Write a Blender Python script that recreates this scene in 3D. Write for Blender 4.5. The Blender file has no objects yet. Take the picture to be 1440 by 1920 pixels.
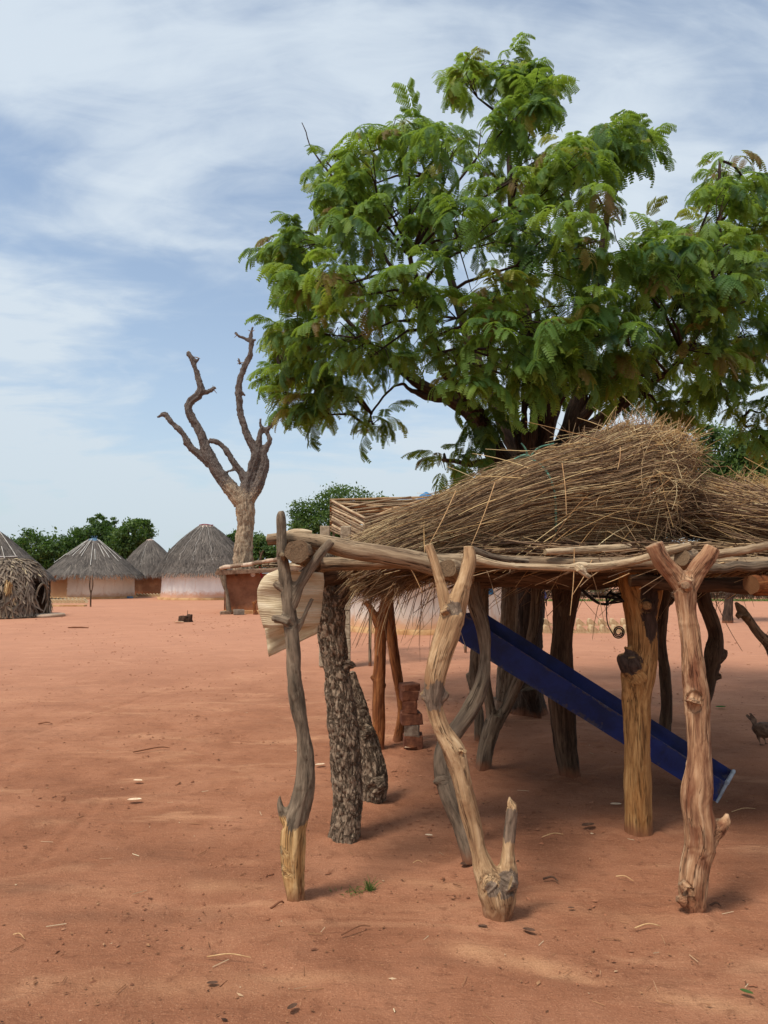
import bpy, bmesh, math, random
import numpy as np
from mathutils import Vector, noise as mn

random.seed(7)
RNG = np.random.default_rng(11)
SC = bpy.context.scene
COL = SC.collection

# ------------------------------------------------------------------ camera, sky, sun, exposure
F = 1387.0                       # focal length in photo pixels (26 mm equivalent)
CAMZ = 1.60; CAMY = -0.17
PITCH = math.atan(115.0 / F)
cam_d = bpy.data.cameras.new('camera')
cam = bpy.data.objects.new('camera', cam_d); COL.objects.link(cam)
cam_d.sensor_fit = 'VERTICAL'; cam_d.sensor_height = 36.0; cam_d.lens = 36.0 * F / 1920.0
cam_d.clip_start = 0.05; cam_d.clip_end = 3000
cam.location = (0, CAMY, CAMZ); cam.rotation_euler = (math.pi / 2 + PITCH, 0, 0)
SC.camera = cam

SUN_DIR = Vector((-0.35, -0.33, 0.875)).normalized()      # towards the sun
SUN_EL = math.asin(SUN_DIR.z); SUN_AZ = math.atan2(SUN_DIR.x, SUN_DIR.y)
world = bpy.data.worlds.new('World'); SC.world = world; world.use_nodes = True
wt = world.node_tree; wt.nodes.clear()
def wn(t, **k):
    n = wt.nodes.new(t)
    for a, b in k.items(): setattr(n, a, b)
    return n
w_out = wn('ShaderNodeOutputWorld'); w_bg = wn('ShaderNodeBackground'); w_bg.inputs['Strength'].default_value = 0.13
w_sky = wn('ShaderNodeTexSky', sky_type='NISHITA', sun_disc=False, sun_elevation=SUN_EL, sun_rotation=SUN_AZ)
w_sky.air_density = 1.0; w_sky.dust_density = 1.6; w_sky.ozone_density = 1.2
w_tc = wn('ShaderNodeTexCoord'); w_sep = wn('ShaderNodeSeparateXYZ')
wt.links.new(w_tc.outputs['Generated'], w_sep.inputs[0])
def wmath(op, a, b=None, c=None):
    n = wn('ShaderNodeMath', operation=op)
    for i, v in enumerate((a, b, c)):
        if v is None: continue
        if isinstance(v, (int, float)): n.inputs[i].default_value = v
        else: wt.links.new(v, n.inputs[i])
    return n.outputs[0]
zc = wmath('ADD', wmath('MAXIMUM', w_sep.outputs[2], 0.0), 0.22)
cx_ = wmath('DIVIDE', w_sep.outputs[0], zc); cy_ = wmath('DIVIDE', w_sep.outputs[1], zc)
w_cmb = wn('ShaderNodeCombineXYZ'); wt.links.new(cx_, w_cmb.inputs[0]); wt.links.new(cy_, w_cmb.inputs[1])
def wnoise(scale, detail, rough, dist, stretch, rot, off):
    mp = wn('ShaderNodeMapping'); mp.inputs['Scale'].default_value = stretch
    mp.inputs['Rotation'].default_value = (0, 0, rot); mp.inputs['Location'].default_value = off
    wt.links.new(w_cmb.outputs[0], mp.inputs[0])
    n = wn('ShaderNodeTexNoise'); n.inputs['Scale'].default_value = scale; n.inputs['Detail'].default_value = detail
    n.inputs['Roughness'].default_value = rough; n.inputs['Distortion'].default_value = dist
    wt.links.new(mp.outputs[0], n.inputs['Vector'])
    return n.outputs['Fac']
CL_OFF = (3.1, 1.7, 0.0)
n_big = wnoise(1.15, 4, 0.5, 0.4, (1, 0.8, 1), 0.35, CL_OFF)
n_str = wnoise(2.2, 7, 0.55, 1.1, (0.7, 1.35, 1), -0.15, (1.3, 4.2, 0))
n_fin = wnoise(8.0, 6, 0.6, 0.9, (0.7, 1.4, 1), -0.1, (7.3, 2.2, 0))
mask = wmath('ADD', wmath('MULTIPLY', n_big, 1.25), wmath('ADD', wmath('MULTIPLY', n_str, 0.70), wmath('MULTIPLY', n_fin, 0.26)))
w_mr = wn('ShaderNodeMapRange', interpolation_type='SMOOTHSTEP'); wt.links.new(mask, w_mr.inputs[0])
w_mr.inputs[1].default_value = 0.87; w_mr.inputs[2].default_value = 1.27
w_mr.inputs[3].default_value = 0.20; w_mr.inputs[4].default_value = 0.93
# thin veil thickens towards the horizon as the line of sight through it grows
hz = wmath('POWER', wmath('SUBTRACT', 1.0, wmath('MAXIMUM', w_sep.outputs[2], 0.0)), 5.0)
mfac = wmath('MINIMUM', wmath('ADD', w_mr.outputs[0], wmath('MULTIPLY', hz, 0.75)), 0.97)
w_hc = wn('ShaderNodeMix', data_type='RGBA'); wt.links.new(hz, w_hc.inputs['Factor'])
w_hc.inputs['A'].default_value = (5.1, 5.75, 6.4, 1); w_hc.inputs['B'].default_value = (4.3, 5.0, 5.4, 1)
w_tint = wn('ShaderNodeMix', data_type='RGBA', blend_type='MULTIPLY'); w_tint.inputs['Factor'].default_value = 1.0
wt.links.new(w_sky.outputs[0], w_tint.inputs['A']); w_tint.inputs['B'].default_value = (1.1, 1.2, 1.22, 1)
w_mix = wn('ShaderNodeMix', data_type='RGBA'); wt.links.new(mfac, w_mix.inputs['Factor'])
wt.links.new(w_tint.outputs['Result'], w_mix.inputs['A']); wt.links.new(w_hc.outputs['Result'], w_mix.inputs['B'])
wt.links.new(w_mix.outputs['Result'], w_bg.inputs['Color']); wt.links.new(w_bg.outputs[0], w_out.inputs[0])

sun_d = bpy.data.lights.new('sun', 'SUN'); sun_d.energy = 3.3; sun_d.angle = math.radians(13); sun_d.color = (1.0, 0.95, 0.87)
sun = bpy.data.objects.new('sun', sun_d); COL.objects.link(sun); sun.location = (-20, 5, 40)
sun.rotation_euler = SUN_DIR.to_track_quat('Z', 'Y').to_euler()
vs = SC.view_settings
vs.view_transform = 'Standard'; vs.look = 'None'; vs.gamma = 1.0; vs.exposure = 0.08
vs.use_curve_mapping = False
SC.cycles.max_bounces = 5; SC.cycles.diffuse_bounces = 3; SC.cycles.glossy_bounces = 1; SC.cycles.transmission_bounces = 3

# ------------------------------------------------------------------ helpers: placing
CP, SP = math.cos(PITCH), math.sin(PITCH)
def P(px, py, Y):
    """the world point seen at photo pixel (px, py) that stands Y metres in front of the camera"""
    a = (px - 720.0) / F; b = (960.0 - py) / F
    dy = CP - b * SP; dz = SP + b * CP
    D = Y - CAMY
    return np.array([a / dy * D, Y, CAMZ + dz / dy * D])
def G(px, py, z=0.0):
    a = (px - 720.0) / F; b = (960.0 - py) / F
    dy = CP - b * SP; dz = SP + b * CP
    t = (z - CAMZ) / dz
    return np.array([a * t, dy * t + CAMY, z])
def PR(px, py, Y, w):
    """point + radius from a width in photo pixels"""
    p = P(px, py, Y)
    return (p[0], p[1], p[2], 0.5 * w * (Y - CAMY) / F)
def S(r, g, b):
    f = lambda c: (c / 255 / 12.92) if c / 255 <= 0.04045 else ((c / 255 + 0.055) / 1.055) ** 2.4
    return (f(r), f(g), f(b), 1.0)

# ------------------------------------------------------------------ helpers: meshes
class MB:
    def __init__(s): s.V = []; s.T = []; s.Q = []; s.A = {}; s.n = 0
    def add(s, V, quads=None, tris=None, **at):
        V = np.asarray(V, float).reshape(-1, 3); m = len(V)
        if quads is not None and len(quads): s.Q.append(np.asarray(quads, np.int64).reshape(-1, 4) + s.n)
        if tris is not None and len(tris): s.T.append(np.asarray(tris, np.int64).reshape(-1, 3) + s.n)
        for k, v in at.items():
            v = np.asarray(v, float)
            if v.ndim == 0: v = np.full(m, float(v))
            s.A.setdefault(k, []).append((s.n, v))
        s.V.append(V); s.n += m
        return s
    def mesh(s, name, origin=(0, 0, 0), smooth=True):
        V = np.concatenate(s.V) - np.asarray(origin, float)
        Q = np.concatenate(s.Q) if s.Q else np.zeros((0, 4), np.int64)
        T = np.concatenate(s.T) if s.T else np.zeros((0, 3), np.int64)
        me = bpy.data.meshes.new(name)
        me.vertices.add(len(V)); me.vertices.foreach_set('co', V.astype(np.float32).ravel())
        nl = Q.size + T.size; npoly = len(Q) + len(T)
        me.loops.add(nl); me.polygons.add(npoly)
        me.loops.foreach_set('vertex_index', np.concatenate([Q.ravel(), T.ravel()]).astype(np.int32))
        st = np.concatenate([np.arange(len(Q)) * 4, Q.size + np.arange(len(T)) * 3]).astype(np.int32)
        me.polygons.foreach_set('loop_start', st)
        me.polygons.foreach_set('use_smooth', np.full(npoly, smooth, dtype=bool))
        me.update(calc_edges=True)
        for k, lst in s.A.items():
            vec = lst[0][1].ndim == 2
            buf = np.zeros((len(V), 3) if vec else len(V), np.float32)
            for off, v in lst: buf[off:off + len(v)] = v
            at = me.attributes.new(k, 'FLOAT_VECTOR' if vec else 'FLOAT', 'POINT')
            at.data.foreach_set('vector' if vec else 'value', buf.ravel())
        me.validate()
        return me
    def build(s, name, mat, parent=None, smooth=True, origin=None):
        if origin is None:
            o = parent
            while o is not None and o.parent is not None: o = o.parent
            origin = tuple(o.location) if o is not None else (0, 0, 0)
        ob = bpy.data.objects.new(name, s.mesh(name, origin, smooth)); COL.objects.link(ob)
        ob.data.materials.append(mat)
        if parent is not None: ob.parent = parent
        else: ob.location = origin
        return ob

def tag(o, label=None, cat=None, group=None, kind=None):
    if label: o['label'] = label
    if cat: o['category'] = cat
    if group: o['group'] = group
    if kind: o['kind'] = kind
    return o
def thing(name, label, cat, loc, group=None):
    o = bpy.data.objects.new(name, None); COL.objects.link(o)
    o.location = tuple(float(v) for v in loc); o.empty_display_size = 0.2
    return tag(o, label, cat, group)
def lift(V, z=0.0): return V

def catmull(pts, n):
    pts = np.asarray(pts, float)
    if len(pts) < 3:
        t = np.linspace(0, 1, max(2, n))[:, None]; return pts[0] * (1 - t) + pts[-1] * t
    p = np.vstack([2 * pts[0] - pts[1], pts, 2 * pts[-1] - pts[-2]])
    out = []
    seg = len(pts) - 1; k = max(2, int(math.ceil(n / seg)))
    for i in range(seg):
        p0, p1, p2, p3 = p[i:i + 4]
        for t in np.linspace(0, 1, k, endpoint=False):
            out.append(0.5 * ((2 * p1) + (-p0 + p2) * t + (2 * p0 - 5 * p1 + 4 * p2 - p3) * t * t + (-p0 + 3 * p1 - 3 * p2 + p3) * t ** 3))
    out.append(pts[-1]); return np.array(out)

def frames(C):
    T = np.gradient(C, axis=0); T /= np.linalg.norm(T, axis=1)[:, None] + 1e-12
    a = np.array([0.31, 0.87, 0.2]); 
    if abs(T[0] @ a) > 0.9: a = np.array([1.0, 0, 0])
    n = np.cross(T[0], a); n /= np.linalg.norm(n)
    Ns = []
    for t in T:
        n = n - t * (n @ t); n /= np.linalg.norm(n) + 1e-12; Ns.append(n.copy())
    Ns = np.array(Ns); return T, Ns, np.cross(T, Ns)

def tube(mb, pr, sides=12, n=24, rough=0.0, seed=0.0, endg=True, bark=0.0, rnd=0.5, wob=0.0, cut=0.0):
    """swept tube along (x,y,z,r) points with sawn ends; carries the grain coordinates gc"""
    D = catmull(pr, n); C, R = D[:, :3].copy(), np.maximum(D[:, 3], 0.0005)
    if wob:
        for i in range(len(C)):
            C[i] += np.array(mn.noise_vector(Vector((i * 0.35 + seed * 7.7, seed, 3.3)))) * wob
    T, N, B = frames(C)
    s = np.concatenate([[0], np.cumsum(np.linalg.norm(np.diff(C, axis=0), axis=1))])
    K = len(C); a = np.linspace(0, 2 * np.pi, sides, endpoint=False)
    ca, sa = np.cos(a), np.sin(a)
    rr = np.repeat(R[:, None], sides, 1)
    if rough:
        for i in range(K):
            for j in range(sides):
                rr[i, j] *= 1 + rough * mn.noise(Vector((ca[j] * 1.6 + seed, sa[j] * 1.6, s[i] / max(R.mean(), 0.01) * 0.45 + seed * 3)))
    V = C[:, None] + rr[..., None] * (N[:, None] * ca[None, :, None] + B[:, None] * sa[None, :, None])
    gc = np.stack([rr * ca, rr * sa, np.repeat(s[:, None], sides, 1) + seed], -1)
    i, j = np.meshgrid(np.arange(K - 1), np.arange(sides), indexing='ij'); j2 = (j + 1) % sides
    Q = np.stack([i * sides + j, i * sides + j2, (i + 1) * sides + j2, (i + 1) * sides + j], -1).reshape(-1, 4)
    mb.add(V.reshape(-1, 3), quads=Q, gc=gc.reshape(-1, 3), endg=0.0, bark=bark, rnd=rnd)
    for e, sg in ((0, -1), (K - 1, 1)):
        ring = V[e].copy(); c = C[e] + T[e] * sg * R[e] * 0.03
        if cut:                       # axe-cut ends are never square
            sl = cut * (N[e] * math.cos(seed * 5.1) + B[e] * math.sin(seed * 5.1))
            for q in range(sides):
                ring[q] += T[e] * (((ring[q] - C[e]) @ sl) + R[e] * 0.22 * mn.noise(Vector((ca[q] * 2 + seed, sa[q] * 2, e))))
            V[e] = ring; mb.V[-1 if e == 0 else -2][e * sides:(e + 1) * sides] = ring
            c = c + T[e] * R[e] * 0.12 * math.sin(seed * 3)
        Vc = np.vstack([ring, c[None]]); idx = np.arange(sides)
        tri = np.stack([idx, (idx + 1) % sides, np.full(sides, sides)], -1)
        if sg < 0: tri = tri[:, ::-1]
        g = np.vstack([gc[e], [[0, 0, s[e]]]])
        mb.add(Vc, tris=tri, gc=g, endg=1.0 if endg else 0.0, bark=0.0 if endg else bark, rnd=rnd)
    return mb

def box(mb, c, size, rot=0.0, jit=0.0, **at):
    """a box, slightly chamfered and uneven"""
    sx, sy, sz = [v / 2 for v in size]; ch = min(sx, sy, sz) * 0.12
    V = []
    for x in (-1, 1):
        for y in (-1, 1):
            for z in (-1, 1):
                V += [(x * (sx - ch), y * sy, z * (sz - ch)), (x * sx, y * (sy - ch), z * (sz - ch)), (x * (sx - ch), y * (sy - ch), z * sz)]
    V = np.array(V)
    if jit: V += RNG.normal(0, jit, V.shape)
    bm = bmesh.new()
    for v in V: bm.verts.new(v)
    bmesh.ops.convex_hull(bm, input=bm.verts[:])
    bmesh.ops.triangulate(bm, faces=bm.faces[:])
    bm.verts.index_update()
    T = [[v.index for v in f.verts] for f in bm.faces]; V = np.array([v.co[:] for v in bm.verts]); bm.free()
    if isinstance(rot, (int, float)): rot = (0, 0, rot)
    from mathutils import Euler
    M = np.array(Euler(rot).to_matrix())
    mb.add(V @ M.T + np.asarray(c), tris=T, **at)
    return mb

def strands(mb, Pk, Rk, sides=3, rnd=None, rng=RNG):
    """many thin stems at once; Pk (M,K,3), Rk (M,K)"""
    M, K, _ = Pk.shape
    T = np.gradient(Pk, axis=1); T /= np.linalg.norm(T, axis=2)[..., None] + 1e-9
    ref = rng.normal(size=(M, 1, 3))
    N = np.cross(T, ref); N /= np.linalg.norm(N, axis=2)[..., None] + 1e-9
    B = np.cross(T, N)
    a = np.linspace(0, 2 * np.pi, sides, endpoint=False)
    V = Pk[:, :, None] + Rk[:, :, None, None] * (N[:, :, None] * np.cos(a)[None, None, :, None] + B[:, :, None] * np.sin(a)[None, None, :, None])
    m, i, j = np.meshgrid(np.arange(M), np.arange(K - 1), np.arange(sides), indexing='ij'); j2 = (j + 1) % sides
    b = m * K * sides
    Q = np.stack([b + i * sides + j, b + i * sides + j2, b + (i + 1) * sides + j2, b + (i + 1) * sides + j], -1).reshape(-1, 4)
    r = rng.random(M) if rnd is None else rnd
    mb.add(V.reshape(-1, 3), quads=Q, rnd=np.repeat(r, K * sides))
    return mb

def ribbons(mb, Pk, Wk, Nk, rnd):
    """flat strips; Pk (M,K,3) centre line, Wk (M,K) half width, Nk (M,3) facing"""
    M, K, _ = Pk.shape
    T = np.gradient(Pk, axis=1); T /= np.linalg.norm(T, axis=2)[..., None] + 1e-9
    Bn = np.cross(T, Nk[:, None]); Bn /= np.linalg.norm(Bn, axis=2)[..., None] + 1e-9
    V = np.stack([Pk - Bn * Wk[..., None], Pk + Bn * Wk[..., None]], 2)
    m, i = np.meshgrid(np.arange(M), np.arange(K - 1), indexing='ij'); b = m * K * 2
    Q = np.stack([b + i * 2, b + i * 2 + 1, b + i * 2 + 3, b + i * 2 + 2], -1).reshape(-1, 4)
    mb.add(V.reshape(-1, 3), quads=Q, rnd=np.repeat(rnd, K * 2))
    return mb

def wood(name, limbs, mat, parent=None, voxel=0.008, smooth=3, rough=0.004, fine=0.002, seed=0.0, bark=None, sides=14, label=None, ridge=0.0, origin=None, facet=0.006):
    """limbs = lists of (x,y,z,r): fused into one organic surface, then roughened along the grain"""
    mb = MB(); skel = []
    for L in limbs:
        tube(mb, L, sides=sides, n=max(8, 6 * len(L)))
        D = catmull(L, max(12, 10 * len(L))); C = D[:, :3]; T, N, B = frames(C)
        s = np.concatenate([[0], np.cumsum(np.linalg.norm(np.diff(C, axis=0), axis=1))])
        skel.append((C, T, N, B, s, D[:, 3]))
    me0 = mb.mesh('tmp'); ob = bpy.data.objects.new('tmp', me0); COL.objects.link(ob)
    m = ob.modifiers.new('r', 'REMESH'); m.mode = 'VOXEL'; m.voxel_size = voxel
    if smooth:
        m2 = ob.modifiers.new('s', 'SMOOTH'); m2.factor = 0.5; m2.iterations = smooth
    dg = bpy.context.evaluated_depsgraph_get()
    me = bpy.data.meshes.new_from_object(ob.evaluated_get(dg))
    bpy.data.objects.remove(ob); bpy.data.meshes.remove(me0)
    nv = len(me.vertices)
    V = np.zeros(nv * 3, np.float32); me.vertices.foreach_get('co', V); V = V.reshape(-1, 3).astype(float)
    Nn = np.zeros(nv * 3, np.float32); me.vertex_normals.foreach_get('vector', Nn); Nn = Nn.reshape(-1, 3).astype(float)
    Cs, Ts, Ns, Bs, ss, rs = [np.concatenate([k[i] for k in skel]) for i in range(6)]
    idx = np.zeros(nv, int)
    for a in range(0, nv, 4000):
        d = np.linalg.norm(V[a:a + 4000, None] - Cs[None], axis=2) / (rs[None] + 0.02)
        idx[a:a + 4000] = d.argmin(1)
    dv = V - Cs[idx]
    gc = np.stack([(dv * Ns[idx]).sum(1), (dv * Bs[idx]).sum(1), ss[idx] + (dv * Ts[idx]).sum(1) + seed], 1)
    endg = np.clip((np.abs((Nn * Ts[idx]).sum(1)) - 0.75) * 6, 0, 1)
    far = np.minimum(np.abs(ss[idx] - ss.min()), 1)
    disp = np.zeros(nv); bk = np.zeros(nv)
    for i in range(nv):
        g = gc[i]
        q = Vector((g[0] * 9, g[1] * 9, g[2] * 3.2))
        d = rough * mn.noise(q + Vector((seed, 0, 0)))
        f = Vector((g[0] * 45, g[1] * 45, g[2] * 7))
        d += fine * mn.noise(f + Vector((0, seed, 0))) + 0.45 * rough * mn.noise(Vector((g[0] * 22, g[1] * 22, g[2] * 11 + seed)))
        if facet:
            vd = mn.voronoi(Vector((g[0] * 11, g[1] * 11, g[2] * 4.5 + seed)))[0]
            d -= facet * min(1.0, vd[0] * 1.2) - facet * 0.35 * (vd[1] - vd[0] < 0.08)
        if ridge:
            q2 = Vector((g[0] * 34, g[1] * 34, g[2] * 13)) + Vector(mn.noise_vector(Vector((g[0] * 20, g[1] * 20, g[2] * 20)))) * 0.5
            r1 = 1 - abs(mn.noise(q2)) * 2.2
            r2 = 1 - abs(mn.noise(q2 * 2.1)) * 2.0
            d -= ridge * (max(0, r1) ** 2 * 0.8 + max(0, r2) ** 2 * 0.35)
        disp[i] = d * (1 - endg[i] * 0.7)
        if bark: bk[i] = bark(V[i], g, i)
    V2 = V + Nn * disp[:, None]
    if origin is None:
        o = parent
        while o is not None and o.parent is not None: o = o.parent
        origin = tuple(o.location) if o is not None else (0, 0, 0)
    me.vertices.foreach_set('co', (V2 - np.asarray(origin)).astype(np.float32).ravel())
    for nm, arr in (('gc', gc), ('endg', endg), ('bark', bk)):
        if nm in me.attributes: me.attributes.remove(me.attributes[nm])
        at = me.attributes.new(nm, 'FLOAT_VECTOR' if arr.ndim == 2 else 'FLOAT', 'POINT')
        at.data.foreach_set('vector' if arr.ndim == 2 else 'value', arr.astype(np.float32).ravel())
    me.polygons.foreach_set('use_smooth', np.ones(len(me.polygons), dtype=bool))
    me.name = name; me.materials.clear(); me.materials.append(mat); me.update()
    o = bpy.data.objects.new(name, me); COL.objects.link(o)
    if parent is not None: o.parent = parent
    else: o.location = origin
    if label: o['label'] = label
    return o

def revolve(mb, prof, c, seg=48, wob=0.0, seed=0.0, cap_top=False, a0=0.0, a1=2 * math.pi, **at):
    prof = np.asarray(prof, float); K = len(prof); full = abs(a1 - a0 - 2 * math.pi) < 1e-6
    th = np.linspace(a0, a1, seg, endpoint=not full)
    V = np.zeros((K, len(th), 3))
    for i, (r, z) in enumerate(prof):
        for j, t in enumerate(th):
            w = 1 + wob * mn.noise(Vector((math.cos(t) * 1.5 + seed, math.sin(t) * 1.5, z * 0.8 + seed)))
            V[i, j] = (c[0] + r * w * math.cos(t), c[1] + r * w * math.sin(t), c[2] + z)
    n = len(th); jn = n if full else n - 1
    i, j = np.meshgrid(np.arange(K - 1), np.arange(jn), indexing='ij'); j2 = (j + 1) % n
    Q = np.stack([i * n + j, i * n + j2, (i + 1) * n + j2, (i + 1) * n + j], -1).reshape(-1, 4)
    mb.add(V.reshape(-1, 3), quads=Q, **at)
    return mb

# ------------------------------------------------------------------ helpers: materials
class NT:
    def __init__(s, name):
        s.m = bpy.data.materials.new(name); s.m.use_nodes = True; s.t = s.m.node_tree; s.t.nodes.clear()
        s.out = s.t.nodes.new('ShaderNodeOutputMaterial')
    def n(s, typ, props=None, out=0, **ins):
        nd = s.t.nodes.new(typ)
        for k, v in (props or {}).items(): setattr(nd, k, v)
        for k, v in ins.items():
            key = int(k[1:]) if k[0] == 'i' and k[1:].isdigit() else k
            sk = nd.inputs[key]
            if isinstance(v, bpy.types.NodeSocket): s.t.links.new(v, sk)
            else: sk.default_value = v
        return nd.outputs[out]
    def attr(s, name, out=2): return s.n('ShaderNodeAttribute', {'attribute_name': name}, out)
    def coord(s, which='Object'): return s.n('ShaderNodeTexCoord', out=which)
    def pos(s): return s.n('ShaderNodeNewGeometry', out='Position')
    def mapv(s, v, scale=(1, 1, 1), loc=(0, 0, 0), rot=(0, 0, 0)): return s.n('ShaderNodeMapping', Vector=v, Scale=scale, Location=loc, Rotation=rot)
    def noise(s, v, scale=5, detail=4, rough=0.55, dist=0.0, out='Fac'):
        return s.n('ShaderNodeTexNoise', None, out, Vector=v, Scale=scale, Detail=detail, Roughness=rough, Distortion=dist)
    def vor(s, v, scale=5, feature='F1', out='Distance'):
        return s.n('ShaderNodeTexVoronoi', {'feature': feature}, out, Vector=v, Scale=scale)
    def math(s, op, a, b=0.0, c=0.0, clamp=False): return s.n('ShaderNodeMath', {'operation': op, 'use_clamp': clamp}, 0, i0=a, i1=b, i2=c)
    def rng(s, v, a, b, c=0.0, d=1.0, smooth=True):
        return s.n('ShaderNodeMapRange', {'interpolation_type': 'SMOOTHSTEP' if smooth else 'LINEAR'}, 0, i0=v, i1=a, i2=b, i3=c, i4=d)
    def mix(s, f, a, b, blend='MIX'):
        nd = s.t.nodes.new('ShaderNodeMix'); nd.data_type = 'RGBA'; nd.blend_type = blend
        for k, v in (('Factor', f), ('A', a), ('B', b)):
            sk = [i for i in nd.inputs if i.name == k and (k == 'Factor' and i.type == 'VALUE' or k != 'Factor' and i.type == 'RGBA')][0]
            if isinstance(v, bpy.types.NodeSocket): s.t.links.new(v, sk)
            else: sk.default_value = v
        return [o for o in nd.outputs if o.type == 'RGBA'][0]
    def ramp(s, f, stops):
        nd = s.t.nodes.new('ShaderNodeValToRGB'); s.t.links.new(f, nd.inputs[0]); cr = nd.color_ramp
        while len(cr.elements) < len(stops): cr.elements.new(0.5)
        for e, (p, c) in zip(cr.elements, stops): e.position = p; e.color = c
        return nd.outputs[0]
    def bump(s, h, strength=0.5, dist=0.01): return s.n('ShaderNodeBump', None, 0, Height=h, Strength=strength, Distance=dist)
    def done(s, col, rough=0.85, normal=None, spec=0.25, metallic=0.0, trans=None):
        b = s.t.nodes.new('ShaderNodeBsdfPrincipled')
        for k, v in (('Base Color', col), ('Roughness', rough), ('Specular IOR Level', spec), ('Metallic', metallic), ('Normal', normal)):
            if v is None: continue
            if isinstance(v, bpy.types.NodeSocket): s.t.links.new(v, b.inputs[k])
            else: b.inputs[k].default_value = v
        o = b.outputs[0]
        if trans is not None:
            tr = s.t.nodes.new('ShaderNodeBsdfTranslucent')
            if isinstance(trans[1], bpy.types.NodeSocket): s.t.links.new(trans[1], tr.inputs[0])
            else: tr.inputs[0].default_value = trans[1]
            mx = s.t.nodes.new('ShaderNodeMixShader'); mx.inputs[0].default_value = trans[0]
            s.t.links.new(o, mx.inputs[1]); s.t.links.new(tr.outputs[0], mx.inputs[2]); o = mx.outputs[0]
        s.t.links.new(o, s.out.inputs[0]); return s.m

def wood_mat(name, light, mid, dark, barkc=None, endc=None, patch=None, patch_amt=0.5, crack=0.35, bumpd=0.012, pscale=6.0, soil=True):
    k = NT(name); gc = k.attr('gc', 'Vector')
    st = k.noise(k.mapv(gc, (30, 30, 3.4)), 1.0, 6, 0.68, 0.6)
    c = k.ramp(st, [(0.32, dark), (0.5, mid), (0.68, light)])
    pt = k.noise(k.mapv(gc, (pscale, pscale, pscale * 0.45)), 1.0, 4, 0.6, 0.4)
    if patch is not None:
        c = k.mix(k.math('MULTIPLY', k.rng(pt, 0.48, 0.64), patch_amt), c, patch)
    fl = k.noise(k.mapv(gc, (70, 70, 9), (3, 1, 2)), 1.0, 3, 0.6)
    c = k.mix(k.math('MULTIPLY', k.rng(fl, 0.6, 0.74), 0.5), c, dark)
    cr = k.noise(k.mapv(gc, (75, 75, 1.8), (9, 4, 1)), 1.0, 3, 0.5, 0.2)
    crk = k.rng(k.math('ABSOLUTE', k.math('SUBTRACT', cr, 0.5)), 0.0, 0.032, 1.0, 0.0)
    gate = k.rng(k.noise(k.mapv(gc, (20, 20, 3), (2, 7, 5)), 1.0, 2), 0.44, 0.56)
    crk = k.math('MULTIPLY', crk, gate)
    c = k.mix(k.math('MULTIPLY', crk, crack * 2.0, clamp=True), c, (dark[0] * 0.25, dark[1] * 0.22, dark[2] * 0.2, 1))
    if barkc is not None:
        ba = k.attr('bark', 'Fac')
        bn = k.noise(k.mapv(gc, (40, 40, 9), (5, 5, 5)), 1.0, 5, 0.65)
        bcol = k.ramp(bn, [(0.3, tuple(v * 0.35 for v in barkc[:3]) + (1,)), (0.55, barkc), (0.8, tuple(min(1, v * 1.7) for v in barkc[:3]) + (1,))])
        rag = k.noise(k.mapv(gc, (26, 26, 12), (1, 8, 3)), 1.0, 5, 0.7, 0.5)
        edge = k.math('ADD', ba, k.math('MULTIPLY', k.math('SUBTRACT', rag, 0.5), 1.5))
        c = k.mix(k.math('MULTIPLY', k.rng(edge, 0.42, 0.60), k.rng(ba, 0.02, 0.25)), c, bcol)
    if endc is not None:
        en = k.noise(k.mapv(gc, (45, 45, 45)), 1.0, 5, 0.7, 1.0)
        c = k.mix(k.attr('endg', 'Fac'), c, k.ramp(en, [(0.35, tuple(v * 0.35 for v in endc[:3]) + (1,)), (0.7, endc)]))
    if soil:
        zw = k.n('ShaderNodeSeparateXYZ', None, 2, Vector=k.pos())
        zs = k.math('ADD', zw, k.math('MULTIPLY', k.math('SUBTRACT', pt, 0.5), 0.22))
        c = k.mix(k.rng(zs, 0.015, 0.11, 0.85, 0.0), c, S(132, 84, 58))
    h = k.math('SUBTRACT', k.math('ADD', st, k.math('MULTIPLY', fl, 0.4)), k.math('MULTIPLY', crk, 1.2))
    return k.done(c, 0.86, k.bump(h, 0.7, bumpd), 0.18)

W_TAN = wood_mat('tan_peeled_wood', S(210, 178, 138), S(180, 145, 106), S(122, 90, 64), S(128, 108, 90), S(190, 156, 114), S(142, 102, 70), 0.6)
W_RED = wood_mat('red_brown_peeled_wood', S(204, 168, 132), S(168, 126, 92), S(112, 72, 52), S(86, 60, 46), S(190, 152, 118), S(116, 68, 46), 0.8, pscale=9)
W_OCH = wood_mat('ochre_wood', S(192, 150, 98), S(158, 116, 70), S(100, 66, 40), S(72, 56, 48), S(180, 140, 95), S(150, 98, 50), 0.5)
W_GREY = wood_mat('grey_weathered_wood', S(150, 132, 110), S(118, 101, 82), S(70, 57, 46), S(116, 98, 80), S(160, 138, 108), S(92, 78, 66), 0.6, crack=0.5)
W_POSTA = wood_mat('weathered_and_stripped_wood', S(218, 184, 132), S(190, 150, 98), S(132, 94, 56), S(124, 107, 88), S(170, 146, 112), S(180, 120, 62), 0.4, crack=0.4)
W_BEAM = wood_mat('beam_wood', S(176, 152, 122), S(146, 122, 95), S(98, 78, 60), S(90, 76, 62), S(150, 120, 90), S(122, 98, 76), 0.5, crack=0.5)
W_PALE = wood_mat('pale_pole_wood', S(212, 190, 158), S(186, 160, 126), S(132, 106, 80), None, S(200, 170, 130), S(160, 130, 100), 0.5)
W_DARK = wood_mat('dark_pole_wood', S(112, 90, 70), S(86, 66, 50), S(50, 38, 30), None, S(130, 95, 64), S(70, 50, 38), 0.6)
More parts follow.
